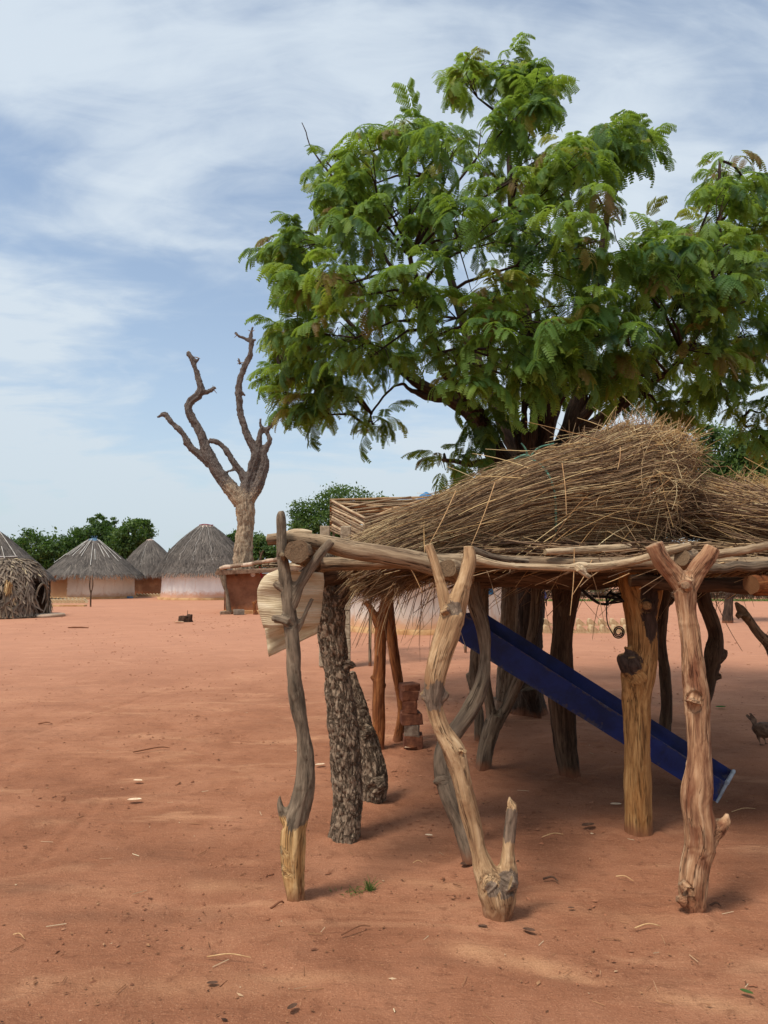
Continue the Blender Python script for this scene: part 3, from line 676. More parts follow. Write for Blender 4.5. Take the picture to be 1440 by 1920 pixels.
for (px, py, Y) in ((1520, 1730, 3.5), (1540, 1575, 4.6), (1560, 1450, 5.8)):     # right-hand end of the platform
    b = G(px, py); wood('post', [[(b[0], b[1], -0.06, 0.06), (b[0] + 0.03, b[1], 0.7, 0.05), (b[0] - 0.02, b[1], 1.5, 0.05)]], W_GREY, rack, 0.012, 2, 0.008, 0.003, 17.0 + px, None)

# logs that lie in the forks and run back from the camera
def log(name, pts, mat, seed, rough=0.16, sides=16, n=30, wob=0.0, label=None):
    mb = tube(MB(), pts, sides, n, rough, seed, wob=wob, cut=0.5); o = mb.build(name, mat, rack)
    if label: o['label'] = label
    return o
log('beam', [PR(556, 1034, 3.50, 44), PR(585, 1045, 4.0, 46), (P(645, 1066, 5.4)[0], 5.4, 1.60, 0.07), (-0.05, 7.2, 1.55, 0.06)], W_BEAM, 1.0, label='log lying in the grey post fork with its sawn end to the front')
log('beam', [PR(838, 1066, 3.44, 34), PR(852, 1070, 3.7, 42), (0.62, 5.2, 1.56, 0.07), (0.85, 7.2, 1.52, 0.06)], W_BEAM, 2.0, label='log lying in the leaning post fork, half round sawn end')
log('beam', [PR(1278, 1046, 3.58, 30), PR(1290, 1050, 3.9, 40), (1.95, 5.2, 1.58, 0.075), (2.3, 7.2, 1.54, 0.06)], W_BEAM, 3.0)
log('beam', [(3.05, 3.5, 1.66, 0.06), (3.2, 5.2, 1.6, 0.06), (3.4, 7.2, 1.55, 0.06)], W_BEAM, 3.3)
# front cross poles
mb = tube(MB(), [PR(502, 1012, 3.66, 22), PR(540, 1010, 3.66, 25), PR(600, 1018, 3.66, 30), PR(660, 1031, 3.66, 36), PR(729, 1041, 3.66, 35), PR(783, 1052, 3.66, 37), PR(830, 1066, 3.68, 38), PR(866, 1078, 3.7, 30)], 18, 48, 0.14, 4.0)
mb.build('pole', W_BEAM, rack)['label'] = 'thick front pole from the grey post to the leaning post'
mb = tube(MB(), [PR(500, 1010, 3.72, 10), PR(525, 1008, 3.72, 18), PR(560, 1000, 3.72, 18), PR(585, 1000, 3.72, 8)], 9, 14, 0.35, 5.0); mb.build('pole', W_PALE, rack)
wood('pole', [L(3.6, (884, 1046, 18), (940, 1060, 17), (1000, 1063, 15), (1060, 1065, 15), (1088, 1064, 22), (1110, 1064, 18), (1160, 1058, 17), (1210, 1047, 16), (1250, 1034, 20), (1295, 1024, 18)), L(3.57, (1086, 1066, 18), (1096, 1076, 13), (1107, 1083, 10))], W_PALE, rack, 0.005, 2, 0.003, 0.001, 6.0, None, label='pale crooked front pole with a broken side shoot')
mb = tube(MB(), [PR(886, 1030, 3.65, 12), PR(930, 1046, 3.68, 13), PR(990, 1053, 3.75, 10)], 10, 14, 0.2, 7.0); mb.build('pole', W_GREY, rack)
mb = tube(MB(), [PR(1022, 1035, 3.85, 12), PR(1060, 1033, 3.9, 13), PR(1120, 1030, 4.0, 15), PR(1180, 1026, 4.1, 14)], 10, 14, 0.2, 8.0); mb.build('pole', W_PALE, rack)
for q, (pts, mt) in enumerate((
    ([PR(1330, 1040, 3.66, 15), PR(1390, 1032, 3.66, 16), PR(1450, 1022, 3.66, 15), PR(1600, 1010, 3.66, 15)], W_BEAM),
    ([PR(1325, 1066, 3.8, 17), PR(1390, 1062, 3.8, 18), PR(1480, 1060, 3.8, 17), PR(1600, 1058, 3.8, 17)], W_GREY),
    ([PR(1180, 1088, 4.3, 22), PR(1280, 1096, 4.3, 28), PR(1380, 1098, 4.3, 30), PR(1480, 1096, 4.3, 32), PR(1650, 1090, 4.3, 30)], W_DARK),
    ([PR(1408, 1096, 4.0, 36), PR(1440, 1095, 4.05, 40), PR(1520, 1088, 4.2, 40), PR(1640, 1080, 4.4, 40)], W_RUST),
    ([PR(590, 1085, 4.35, 44), PR(640, 1075, 4.4, 38), PR(760, 1070, 4.45, 30), PR(900, 1075, 4.5, 34), PR(1060, 1078, 4.55, 36), PR(1230, 1074, 4.55, 34)], W_DARK),
    ([PR(860, 1092, 4.9, 30), PR(960, 1086, 4.95, 30), PR(1080, 1090, 5.0, 34), PR(1180, 1088, 5.0, 26)], W_DARK),
    ([PR(560, 1086, 3.85, 22), PR(590, 1062, 4.0, 24), PR(616, 1040, 4.2, 26)], W_BARK))):
    mb = tube(MB(), pts, 14, 26, 0.22, 9.0 + q, wob=0.01); mb.build('pole', mt, rack)
# deck poles side by side under the straw
rr = random.Random(3)
for i, Y in enumerate(np.linspace(3.95, 7.4, 17)):
    x0 = -0.30 + rr.uniform(-0.12, 0.18) + (Y - 3.9) * 0.06; x1 = 3.5 + rr.uniform(-0.2, 0.4); z = 1.665 - 0.03 * (Y - 3.9) + rr.uniform(-0.01, 0.012); r = rr.uniform(0.026, 0.042)
    pts = [(x0 + (x1 - x0) * t, Y + rr.uniform(-0.06, 0.06), z + rr.uniform(-0.015, 0.015), r * (1.15 - 0.4 * t)) for t in np.linspace(0, 1, 7)]
    tube(MB(), pts, 10, 30, 0.2, 30 + i).build('pole', rr.choice([W_DARK, W_DARK, W_GREY, W_BEAM]), rack)

# ------------------------------------------------------------------ straw
def straw_bundle(spine, n, core_mat, mats, root, sd, r0=0.0018, r1=0.0032, chaos=0.05, tail=0.25, butt=0.0, depth=1.0, flop=0.35, K=7, core=0.86, tmax=1.15):
    """spine: (px,py,Y,half height px); stems follow it, loosen towards the end and droop"""
    rng = np.random.default_rng(sd)
    D = catmull([tuple(P(a, b, c)) + (h * c / F,) for a, b, c, h in spine], 60); C, R = D[:, :3], D[:, 3]
    T, _, _ = frames(C)
    up = np.array([0, 0, 1.0]); Bk = np.cross(T, up); Bk /= np.linalg.norm(Bk, axis=1)[:, None]; Up = np.cross(Bk, T)
    # body under the stems
    th = np.linspace(0, 2 * np.pi, 28, endpoint=False); V = np.zeros((len(C), 28, 3))
    for i in range(len(C)):
        for j in range(28):
            k = core * (1 + 0.12 * mn.noise(Vector((math.cos(th[j]) * 1.4, math.sin(th[j]) * 1.4, i * 0.25 + sd))))
            sx = 0.35 + 0.65 * min(1, (len(C) - 1 - i) / 14, (i + 2) / 3)
            V[i, j] = C[i] + R[i] * k * sx * (Up[i] * math.sin(th[j]) + Bk[i] * math.cos(th[j]) * depth)
    i, j = np.meshgrid(np.arange(len(C) - 1), np.arange(28), indexing='ij'); j2 = (j + 1) % 28
    Q = np.stack([i * 28 + j, i * 28 + j2, (i + 1) * 28 + j2, (i + 1) * 28 + j], -1).reshape(-1, 4)
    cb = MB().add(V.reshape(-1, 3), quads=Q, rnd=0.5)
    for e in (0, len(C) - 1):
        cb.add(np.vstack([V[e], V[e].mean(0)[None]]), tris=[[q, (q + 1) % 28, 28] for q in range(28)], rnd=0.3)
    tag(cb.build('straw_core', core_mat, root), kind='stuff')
    # stems
    u = rng.random(n) ** 1.0; ln = rng.uniform(0.30, 0.62, n); t0 = u * (1 - 0.35) - butt * rng.random(n); t1 = np.minimum(t0 + ln, tmax + 0.07 * rng.random(n))
    ang = rng.uniform(0, 2 * np.pi, n); rad = 0.78 + 0.24 * rng.random(n)
    rad = rad + 0.16 * np.array([mn.noise(Vector((math.cos(a) * 1.8, math.sin(a) * 1.8, b * 7 + sd))) for a, b in zip(ang, u)])
    ts = t0[:, None] + (t1 - t0)[:, None] * np.linspace(0, 1, K)[None]
    tc = np.clip(ts, 0, 1); fi = tc * (len(C) - 1); i0 = np.minimum(fi.astype(int), len(C) - 2); f = (fi - i0)[..., None]
    Cc = C[i0] * (1 - f) + C[i0 + 1] * f; Rr = R[i0] * (1 - f[..., 0]) + R[i0 + 1] * f[..., 0]
    Uu = Up[i0]; Bb = Bk[i0]; Tt = T[i0]
    length = np.linalg.norm(np.diff(C, axis=0), axis=1).sum()
    over = (ts - tc) * length
    a2 = ang[:, None] + rng.normal(0, chaos * 2.2, n)[:, None] * (np.linspace(0, 1, K)[None] - 0.3) * 2
    tuft = np.array([mn.noise(Vector((math.cos(a) * 3.1, math.sin(a) * 3.1, b * 9 + sd * 2))) for a, b in zip(ang, u)])
    a2 = a2 + (tuft * chaos * 4.5)[:, None] * (np.linspace(0, 1, K)[None] - 0.4)
    pos = Cc + (Rr * rad[:, None])[..., None] * (Uu * np.sin(a2)[..., None] + Bb * np.cos(a2)[..., None] * depth) + Tt * over[..., None]
    w = np.linspace(-0.5, 0.5, K)[None, :, None]
    pos = pos + w * rng.normal(0, chaos * 2.0, (n, 1, 3)) * 0.35
    loose = np.clip(np.linspace(0, 1, K) - 0.55, 0, 1)[None] ** 1.5
    pos = pos + loose[..., None] * rng.normal(0, tail * 0.35, (n, 1, 3))
    pos[..., 2] -= (np.maximum(over, 0) ** 1.3) * flop * rng.uniform(0.3, 1.3, n)[:, None]
    rk = rng.uniform(r0, r1, n)[:, None] * np.linspace(1.1, 0.55, K)[None]
    sel = rng.random(n)
    k0 = 0
    for q, (mt, frac) in enumerate(mats):
        m = (sel >= k0) & (sel < k0 + frac); k0 += frac
        if m.sum(): tag(strands(MB(), pos[m], rk[m], 3, rng=rng).build('straw_stems', mt, root), kind='stuff')
    return C, R, Up, Bk
def loose_stems(starts, dirs, lens, mt, root, sd, K=6, r=(0.0016, 0.003), sag=0.15, curl=0.1):
    rng = np.random.default_rng(sd); n = len(starts); t = np.linspace(0, 1, K)[None, :, None]
    pos = starts[:, None] + dirs[:, None] * lens[:, None, None] * t
    pos = pos + (t ** 2) * rng.normal(0, curl, (n, 1, 3)) * lens[:, None, None]
    pos[..., 2] -= (t[..., 0] ** 2) * sag * lens[:, None]
    rk = rng.uniform(r[0], r[1], n)[:, None] * np.linspace(1.1, 0.5, K)[None]
    return tag(strands(MB(), pos, rk, 3, rng=rng).build('straw_stems', mt, root), kind='stuff')

b1 = thing('straw_bundle', 'big bundle of long brown straw tied with green rope on the platform', 'straw bundle', P(1000, 1045, 4.45), 'straw laid on the platform')
SP1 = [(1238, 940, 4.72, 104), (1212, 928, 4.7, 126), (1165, 924, 4.65, 122), (1095, 940, 4.55, 104), (1010, 950, 4.5, 90), (900, 980, 4.45, 74), (800, 1014, 4.35, 60), (720, 1048, 4.3, 50), (655, 1082, 4.25, 34)]
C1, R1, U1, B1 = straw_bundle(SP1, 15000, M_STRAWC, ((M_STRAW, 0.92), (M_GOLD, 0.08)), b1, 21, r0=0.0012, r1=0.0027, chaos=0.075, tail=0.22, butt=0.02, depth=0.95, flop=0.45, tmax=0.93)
# crossing and broken stems over the butt end
rng = np.random.default_rng(31)
def surf(n, t0, t1, rng, C=C1, R=R1, U=U1, B=B1, a0=-0.5, a1=3.6, k=1.0):
    t = rng.uniform(t0, t1, n); i = (t * (len(C) - 1)).astype(int); a = rng.uniform(a0, a1, n)
    return C[i] + (R[i] * k)[:, None] * (U[i] * np.sin(a)[:, None] - B[i] * np.cos(a)[:, None] * 0.95), i, a
st, _, _ = surf(1500, 0.01, 0.40, rng, k=1.02, a0=-1.2, a1=4.2)
d = rng.normal(0, 1, (1500, 3)) * np.array([1.0, 0.5, 0.8]); d /= np.linalg.norm(d, axis=1)[:, None]
loose_stems(st, d, rng.uniform(0.08, 0.24, 1500), M_STRAW, b1, 41, curl=0.15)
st, i_, a_ = surf(420, 0.02, 0.3, rng, k=1.0, a0=0.6, a1=2.4)
d = rng.normal(0, 0.5, (420, 3)) + np.array([0.5, 0, 0.6]); d /= np.linalg.norm(d, axis=1)[:, None]
loose_stems(st, d, rng.uniform(0.06, 0.2, 420), M_GOLD, b1, 42, curl=0.2)
st, _, _ = surf(260, 0.1, 0.75, rng, k=1.03)
d = rng.normal(0, 0.25, (260, 3)) + np.array([-0.75, 0, -0.3]); d /= np.linalg.norm(d, axis=1)[:, None]
loose_stems(st, d, rng.uniform(0.2, 0.55, 260), M_GOLD, b1, 43, r=(0.002, 0.0036))
# the hanging tips at the lower left
st = np.array([P(rng.uniform(690, 800), rng.uniform(1050, 1080), rng.uniform(4.2, 4.7)) for _ in range(420)])
d = rng.normal(0, 0.16, (420, 3)) + np.array([-0.72, -0.05, -0.62]); d /= np.linalg.norm(d, axis=1)[:, None]
loose_stems(st, d, rng.uniform(0.08, 0.26, 420), M_STRAW, b1, 44, sag=0.25)
st = np.array([P(rng.uniform(690, 860), rng.uniform(1070, 1110), rng.uniform(4.1, 4.5)) for _ in range(60)])
d = rng.normal(0, 0.22, (60, 3)) + np.array([-0.35, -0.05, -0.9]); d /= np.linalg.norm(d, axis=1)[:, None]
loose_stems(st, d, rng.uniform(0.10, 0.36, 60), M_STRAW, b1, 45, sag=0.2, curl=0.2)
# single pale stems that hang out of the bundle
for q, (a, b) in enumerate((((928, 905, 4.02), (884, 1022, 3.95)), ((855, 920, 4.0), (800, 1030, 3.95)), ((1077, 1028, 3.75), (1069, 1154, 3.75)), ((1054, 868, 3.98), (1062, 965, 3.96)), ((760, 1050, 3.9), (792, 1112, 3.88)), ((1163, 838, 4.1), (1158, 880, 4.08)), ((1110, 1050, 3.9), (1072, 1118, 3.9)), ((1180, 1075, 3.95), (1130, 1096, 3.95)))):
    tube(MB(), [tuple(P(*a)) + (0.003,), tuple((P(*a) + P(*b)) / 2 + np.array([0.006, 0, 0.0])) + (0.0026,), tuple(P(*b)) + (0.0016,)], 5, 10).build('straw_stem', M_STRAWBIT, b1)
# green rope round the bundle
it = int(np.abs(C1[:, 0] - P(1012, 945, 4.5)[0]).argmin()); cc = C1[it]; ring = []
for a in np.linspace(-0.15, 2 * np.pi - 0.15, 40):
    ring.append(tuple(cc + R1[it] * 1.045 * (U1[it] * math.sin(a) - B1[it] * 0.95 * math.cos(a)) + np.array([0.015 * math.sin(3 * a), 0, 0])) + (0.0075,))
rp = MB(); tube(rp, ring, 6, 80); top = cc + R1[it] * 1.05 * U1[it]
tube(rp, [tuple(top) + (0.007,), tuple(top + np.array([0.06, -0.02, 0.07])) + (0.006,), tuple(top + np.array([0.16, -0.02, 0.10])) + (0.004,)], 6, 12)
tube(rp, [tuple(top) + (0.007,), tuple(top + np.array([-0.02, -0.02, 0.06])) + (0.006,), tuple(top + np.array([-0.05, -0.03, 0.10])) + (0.004,)], 6, 12)
tube(rp, [tuple(top + np.array([-0.09, 0, 0])) + (0.007,), tuple(top + np.array([-0.03, -0.02, 0.02])) + (0.012,), tuple(top + np.array([0.03, 0, 0.01])) + (0.008,)], 6, 12)
rp.build('rope', M_ROPE, b1)

b2 = thing('straw_bundle', 'flattened heap of drooping grey brown straw beside the tied bundle', 'straw bundle', P(1400, 1030, 4.6), 'straw laid on the platform')
SP2 = [(1235, 962, 4.9, 44), (1290, 955, 4.75, 48), (1360, 965, 4.6, 52), (1440, 985, 4.5, 48), (1540, 1000, 4.5, 46), (1650, 1015, 4.5, 40)]
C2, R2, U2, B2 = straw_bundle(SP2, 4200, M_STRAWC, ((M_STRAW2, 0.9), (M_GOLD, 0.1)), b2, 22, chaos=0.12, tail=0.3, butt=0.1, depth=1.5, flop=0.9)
n = 900; rng = np.random.default_rng(52)
st, _, _ = surf(n, 0.1, 0.9, rng, C2, R2, U2, B2, a0=-0.7, a1=1.2, k=1.0)
d = rng.normal(0, 0.18, (n, 3)) + np.array([0.75, -0.35, -0.42]); d /= np.linalg.norm(d, axis=1)[:, None]
loose_stems(st, d, rng.uniform(0.15, 0.45, n), M_STRAW2, b2, 53, sag=0.45, curl=0.15)
b3 = thing('straw_bundle', 'loose fluffy heap of golden straw behind the drooping straw', 'straw bundle', P(1430, 960, 5.7), 'straw laid on the platform')
SP3 = [(1345, 985, 5.9, 36), (1380, 972, 5.8, 40), (1430, 968, 5.7, 44), (1520, 968, 5.7, 46), (1640, 975, 5.7, 40)]
C3, R3, U3, B3 = straw_bundle(SP3, 2200, M_STRAWC, ((M_GOLD, 1.0),), b3, 23, chaos=0.28, tail=0.5, depth=1.6, flop=0.3)
n = 1500; rng = np.random.default_rng(54)
st, _, _ = surf(n, 0.0, 0.95, rng, C3, R3, U3, B3, a0=0.0, a1=2.6, k=0.95)
d = rng.normal(0, 0.75, (n, 3)) + np.array([0.0, -0.1, 0.35]); d /= np.linalg.norm(d, axis=1)[:, None]
loose_stems(st, d, rng.uniform(0.06, 0.26, n), M_GOLD, b3, 55, sag=0.2, curl=0.45)
# straw spread over the rest of the deck (seen only as the dark layer under the bundles)
b4 = thing('straw_layer', 'thin layer of old straw spread over the deck poles under the bundles', 'straw layer', (1.4, 6.0, 1.66))
rng = np.random.default_rng(56); n = 8000
st = np.stack([rng.uniform(0.45, 3.8, n), rng.uniform(4.2, 7.8, n), rng.uniform(1.69, 1.80, n)], 1); st[:, 2] -= 0.03 * (st[:, 1] - 3.9)
d = rng.normal(0, 0.35, (n, 3)) * np.array([1, 1, 0.1]) + np.array([-0.6, 0, -0.02]); d /= np.linalg.norm(d, axis=1)[:, None]
tag(loose_stems(st, d, rng.uniform(0.4, 0.8, n), M_STRAW2, b4, 57, r=(0.003, 0.006), sag=0.02), kind='stuff')

# ------------------------------------------------------------------ blue trough leaning under the platform
def trough():
    k = NT('worn_blue_paint'); p = k.coord('Object')
    n1 = k.noise(p, 5, 5, 0.65, 0.4); n2 = k.noise(k.mapv(p, (1, 1, 1)), 26, 4, 0.7); v = k.attr('edge', 'Fac')
    c = k.mix(k.rng(n1, 0.35, 0.65), S(20, 39, 104), S(13, 27, 74))
    wear = k.math('ADD', k.math('MULTIPLY', v, 0.55), k.math('MULTIPLY', k.math('SUBTRACT', k.math('ADD', n1, n2), 1.0), 1.3))
    c = k.mix(k.math('MULTIPLY', k.rng(wear, 0.46, 0.72), 0.7), c, k.mix(k.rng(n2, 0.4, 0.6), S(96, 96, 108), S(74, 62, 58)))
    mt = k.done(c, 0.5, k.bump(n2, 0.3, 0.004), 0.3)
    Yl, Yu = 5.08, 5.34
    nt0, nt1 = P(868, 1150, Yu), P(1359, 1466, Yl); nb0, nb1 = P(856, 1200, Yu), P(1341, 1503, Yl)
    ft0, ft1 = P(905, 1147, Yu + 0.36), P(1372, 1444, Yl + 0.34)
    dn = nb0 - nt0; fb0 = ft0 + dn * 0.95; fb1 = ft1 + (nb1 - nt1) * 0.95
    root = thing('metal_trough', 'dark blue painted metal trough leaning down under the platform', 'trough', (float(nb1[0]), float(nb1[1]), 0))
    def sheet(a0, a1, b0, b1, name, t=0.008, wearb=1.0, weart=0.35, label=None):
        n = 60; m = 10; nn = np.cross(a1 - a0, b0 - a0); nn /= np.linalg.norm(nn)
        V = []; e = []
        for s in (-1, 1):
            for i in range(n + 1):
                for j in range(m + 1):
                    u, w = i / n, j / m; q = (a0 * (1 - u) + a1 * u) * (1 - w) + (b0 * (1 - u) + b1 * u) * w
                    q = q + nn * (s * t / 2 + 0.004 * mn.noise(Vector((u * 9, w * 2, 1.0))))
                    V.append(q); e.append(max(wearb * max(0, w - 0.55) / 0.45, weart * max(0, 0.21 - w) / 0.2, 1.1 * max(0, u - 0.93) / 0.07))
        Q = []; o = (n + 1) * (m + 1)
        for i in range(n):
            for j in range(m):
                q = [i * (m + 1) + j, (i + 1) * (m + 1) + j, (i + 1) * (m + 1) + j + 1, i * (m + 1) + j + 1]
                Q.append(q[::-1]); Q.append([v + o for v in q])
        for i in range(n):
            for j in (0, m):
                a, b = i * (m + 1) + j, (i + 1) * (m + 1) + j; Q.append([a, b, b + o, a + o])
        for j in range(m):
            for i in (0, n):
                a, b = i * (m + 1) + j, i * (m + 1) + j + 1; Q.append([a, b, b + o, a + o])
        ob = MB().add(V, quads=Q, edge=np.array(e)).build(name, mt, root, smooth=False)
        if label: ob['label'] = label
        return ob
    sheet(nt0, nt1, nb0, nb1, 'side_panel', weart=1.25, label='near side panel with worn edges')
    sheet(ft0, ft1, fb0, fb1, 'side_panel')
    sheet(nb0 + np.array([0, 0.012, 0.012]), nb1 + np.array([0, 0.012, 0.012]), fb0, fb1, 'floor_panel')
    sheet(nt0, nb0, ft0 + (ft1 - ft0) * 0.0, fb0, 'end_panel')
    # bright folded lip at the lower end
    dl = (nt1 - nt0) / np.linalg.norm(nt1 - nt0)
    lip = MB()
    a, b = ft1 + dl * 0.015, nt1 + dl * 0.015
    tube(lip, [tuple(a) + (0.016,), tuple((a + b) / 2) + (0.015,), tuple(b) + (0.016,)], 8, 10, 0.15)
    tube(lip, [tuple(b) + (0.013,), tuple(nb1 + dl * 0.01) + (0.010,)], 8, 10, 0.15)
    lip.build('end_lip', M_GREYMETAL, root)
trough()

# ------------------------------------------------------------------ folded mat slung behind the first post
def fibre_mat():
    k = NT('plaited_mat'); p = k.coord('Object'); a = k.attr('gc', 'Vector')
    w1 = k.n('ShaderNodeTexWave', {'bands_direction': 'Y'}, 1, Vector=k.mapv(a, (1, 1, 1)), Scale=22.0, Distortion=2.5, Detail=3.0)
    w2 = k.n('ShaderNodeTexWave', {'bands_direction': 'X'}, 1, Vector=a, Scale=60.0, Distortion=1.0)
    n = k.noise(k.mapv(a, (6, 22, 1)), 1.0, 5, 0.6)
    c = k.ramp(n, [(0.3, S(176, 154, 122)), (0.5, S(204, 184, 150)), (0.7, S(224, 208, 178))])
    c = k.mix(k.math('MULTIPLY', k.rng(w1, 0.0, 0.4, 1, 0), 0.16), c, S(140, 108, 74))
    c = k.mix(k.math('MULTIPLY', w2, 0.12), c, S(150, 120, 84))
    return k.done(c, 0.85, k.bump(k.math('ADD', w1, k.math('MULTIPLY', w2, 0.4)), 0.35, 0.004), 0.15)
M_MAT = fibre_mat()
def make_mat():
    root = thing('plaited_mat', 'pale plaited mat folded and slung behind the grey front post', 'mat', P(540, 1232, 3.8))
    def panel(left, right, Yl, Yr, name, bul, sd):
        # left/right: photo edge points from top to bottom
        n, m = 26, 16; lf = catmull([tuple(P(a, b, Yl)) for a, b in left], n); rt = catmull([tuple(P(a, b, Yr)) for a, b in right], n)
        lf = lf[np.linspace(0, len(lf) - 1, n).astype(int)]; rt = rt[np.linspace(0, len(rt) - 1, n).astype(int)]
        V = np.zeros((n, m, 3)); g = np.zeros((n, m, 3))
        for i in range(n):
            for j in range(m):
                u = j / (m - 1); q = lf[i] * (1 - u) + rt[i] * u
                q = q + np.array([0, -bul * math.sin(math.pi * u) + 0.024 * mn.noise(Vector((u * 2 + sd, i * 0.16, 0))) + 0.003 * mn.noise(Vector((u * 5 + sd, i * 0.8, 0))), 0.003 * mn.noise(Vector((u * 9, i * 0.6, sd)))])
                V[i, j] = q; g[i, j] = (u * 0.3, i / n * 0.45, sd)
        off = np.array([0, 0.009, 0]); N = n * m
        i, j = np.meshgrid(np.arange(n - 1), np.arange(m - 1), indexing='ij')
        q = np.stack([i * m + j, (i + 1) * m + j, (i + 1) * m + j + 1, i * m + j + 1], -1).reshape(-1, 4)
        rim = [k for k in range(m)] + [(k + 1) * m - 1 for k in range(1, n)] + [N - 1 - k for k in range(1, m)] + [N - m - k * m for k in range(1, n - 1)]
        side = [[rim[k], rim[(k + 1) % len(rim)], rim[(k + 1) % len(rim)] + N, rim[k] + N] for k in range(len(rim))]
        MB().add(np.vstack([V.reshape(-1, 3), V.reshape(-1, 3) + off]), quads=np.vstack([q, q[:, ::-1] + N, side]), gc=np.vstack([g.reshape(-1, 3)] * 2)).build(name, M_MAT, root)
    panel([(520, 1068), (496, 1080), (484, 1102), (482, 1125), (486, 1150), (494, 1178)], [(606, 1074), (608, 1090), (606, 1110), (604, 1130), (602, 1150), (598, 1172)], 3.74, 3.90, 'upper_flap', 0.09, 1.0)
    panel([(495, 1165), (497, 1180), (500, 1205), (504, 1232)], [(594, 1130), (595, 1150), (596, 1170), (595, 1188)], 3.80, 3.95, 'lower_flap', 0.01, 2.0)
make_mat()

# ------------------------------------------------------------------ stack of bricks
stackG = 'bricks stacked under the platform'
def pxbox(name, x0, x1, y0, y1, Y, depth, mat, label, cat, group=None, rot=0.0, jit=0.004):
    c = (P(x0, y0, Y) + P(x1, y1, Y)) / 2; w = (x1 - x0) * Y / F; h = (y1 - y0) * Y / F
    loc = np.array([c[0], Y + depth / 2, c[2] - h / 2])
    o = box(MB(), (c[0], Y + depth / 2, c[2]), (w, depth, h), rot, jit).build(name, mat, None, smooth=False, origin=tuple(loc))
    return tag(o, label, cat, group)
YS = 6.72
for (x0, x1, y0, y1, m, rot, lab) in ((753, 783, 1284, 1295.5, M_BRICK, 0.3, 'thin broken brick on top of the stack'), (751, 782, 1296, 1315, M_BRICK, 0.12, 'red mud brick second from the top of the stack'),
        (755, 782, 1316, 1337.5, M_BRICK, -0.05, 'red mud brick third from the top of the stack'), (751, 790, 1338, 1360, M_BRICK, 0.1, 'widest brick jutting from the middle of the stack'),
        (760, 786, 1360.5, 1380.5, M_BRICKG, -0.1, 'pale grey brick second from the bottom of the stack'), (757, 792, 1381, 1405, M_BRICK, 0.05, 'bottom brick of the stack standing on the ground')):
    pxbox('brick', x0, x1, y0, y1, YS, 0.17, m, lab, 'brick', stackG, rot, 0.006)
pxbox('stone', 930, 958, 1314, 1337, 7.95, 0.16, M_STONE, 'rough stone under the post beside the tree trunk', 'stone', None, 0.2, 0.012)

# ------------------------------------------------------------------ wire and dry twigs hanging from the deck
w = thing('wire_coil', 'thin black wire hanging from the deck and coiled at its end', 'wire', P(1160, 1195, 4.5))
pts = [PR(1138, 1130, 4.5, 2.4), PR(1137, 1150, 4.5, 2.4), PR(1140, 1172, 4.5, 2.4), PR(1150, 1190, 4.5, 2.6)]
for a in np.linspace(3.6, 3.6 + 2 * np.pi * 2.4, 40):
    k = 1 - 0.04 * (a - 3.6); pts.append(PR(1160 + 11.5 * k * math.cos(a), 1185 - 12 * k * math.sin(a) , 4.5 + 0.012 * math.sin(a * 0.7), 2.6))
tube(MB(), pts, 5, 90).build('wire', M_WIRE, w)
tw = thing('twig_tangle', 'tangle of thin black twigs and wire caught under the deck', 'twigs', P(1140, 1130, 4.55))
r5 = random.Random(8)
for q, pl in enumerate((((1090, 1105), (1110, 1122), (1130, 1132), (1170, 1128)), ((1096, 1112), (1120, 1130), (1142, 1133)), ((1135, 1135), (1150, 1118), (1180, 1108)), ((1140, 1132), (1160, 1124), (1176, 1130)), ((1112, 1118), (1140, 1120), (1172, 1126)), ((1138, 1134), (1138, 1118), (1146, 1108)), ((1145, 1112), (1165, 1120), (1185, 1118)), ((1345, 1118), (1350, 1126)), ((1414, 1114), (1412, 1124), (1404, 1128)))):
    if q < 7: tube(MB(), [PR(a, b, 4.55 + r5.uniform(-0.05, 0.05), r5.uniform(3, 6)) for a, b in pl], 6, 12, 0.2, q).build('twig', M_WIRE, tw)

# ------------------------------------------------------------------ the feathery tree over the platform
def pinna(base, d0, L_, g, rng, nl=7, w=0.026):
    K = nl + 1; d = d0.copy(); p = base.copy(); pts = [p.copy()]; ds = [d.copy()]
    for i in range(K):
        d = d + np.array([0, 0, -g / K]); d /= np.linalg.norm(d); p = p + d * L_ / K; pts.append(p.copy()); ds.append(d.copy())
    V = []
    up = np.array([0, 0, 1.0]); ch = L_ / K * 0.43
    for i in range(1, K + 1):
        c, dd = pts[i], ds[i]
        s = np.cross(dd, up + 0.3 * d0)
        s /= np.linalg.norm(s) + 1e-6; nrm = np.cross(s, dd)
        ww = w * (1 - 0.55 * abs(i / K - 0.45) ** 1.3)
        for sg in (-1, 1):
            tip = c + sg * s * ww + dd * ch * 0.9 - nrm * ww * 0.25 * np.sign(nrm[2] + 1e-6)
            V += [c - dd * ch, c + dd * ch, tip + dd * ch * 0.55, tip - dd * ch * 0.75]
    return V
def leaf_template(rng):
    Lr = rng.uniform(0.24, 0.36); el = rng.uniform(0.1, 0.7); dr = rng.uniform(0.9, 1.6); npair = rng.integers(5, 8)
    V = []; p = np.zeros(3); K = npair + 2
    for i in range(K):
        a = el - dr * i / K; T = np.array([math.cos(a), 0, math.sin(a)]); p = p + T * Lr / K
        if i < 2: continue
        sl = 0.5 + 0.5 * math.sin(math.pi * min(1, (i - 0.5) / K))
        for sg in (-1, 1):
            d = T * 0.65 + np.array([0, sg * 0.75, 0]) + np.array([0, 0, 0.22]) + rng.normal(0, 0.1, 3); d /= np.linalg.norm(d)
            V += pinna(p, d, rng.uniform(0.13, 0.19) * (0.7 + 0.3 * sl), rng.uniform(1.1, 2.2), rng)
    V = np.array(V)
    return V
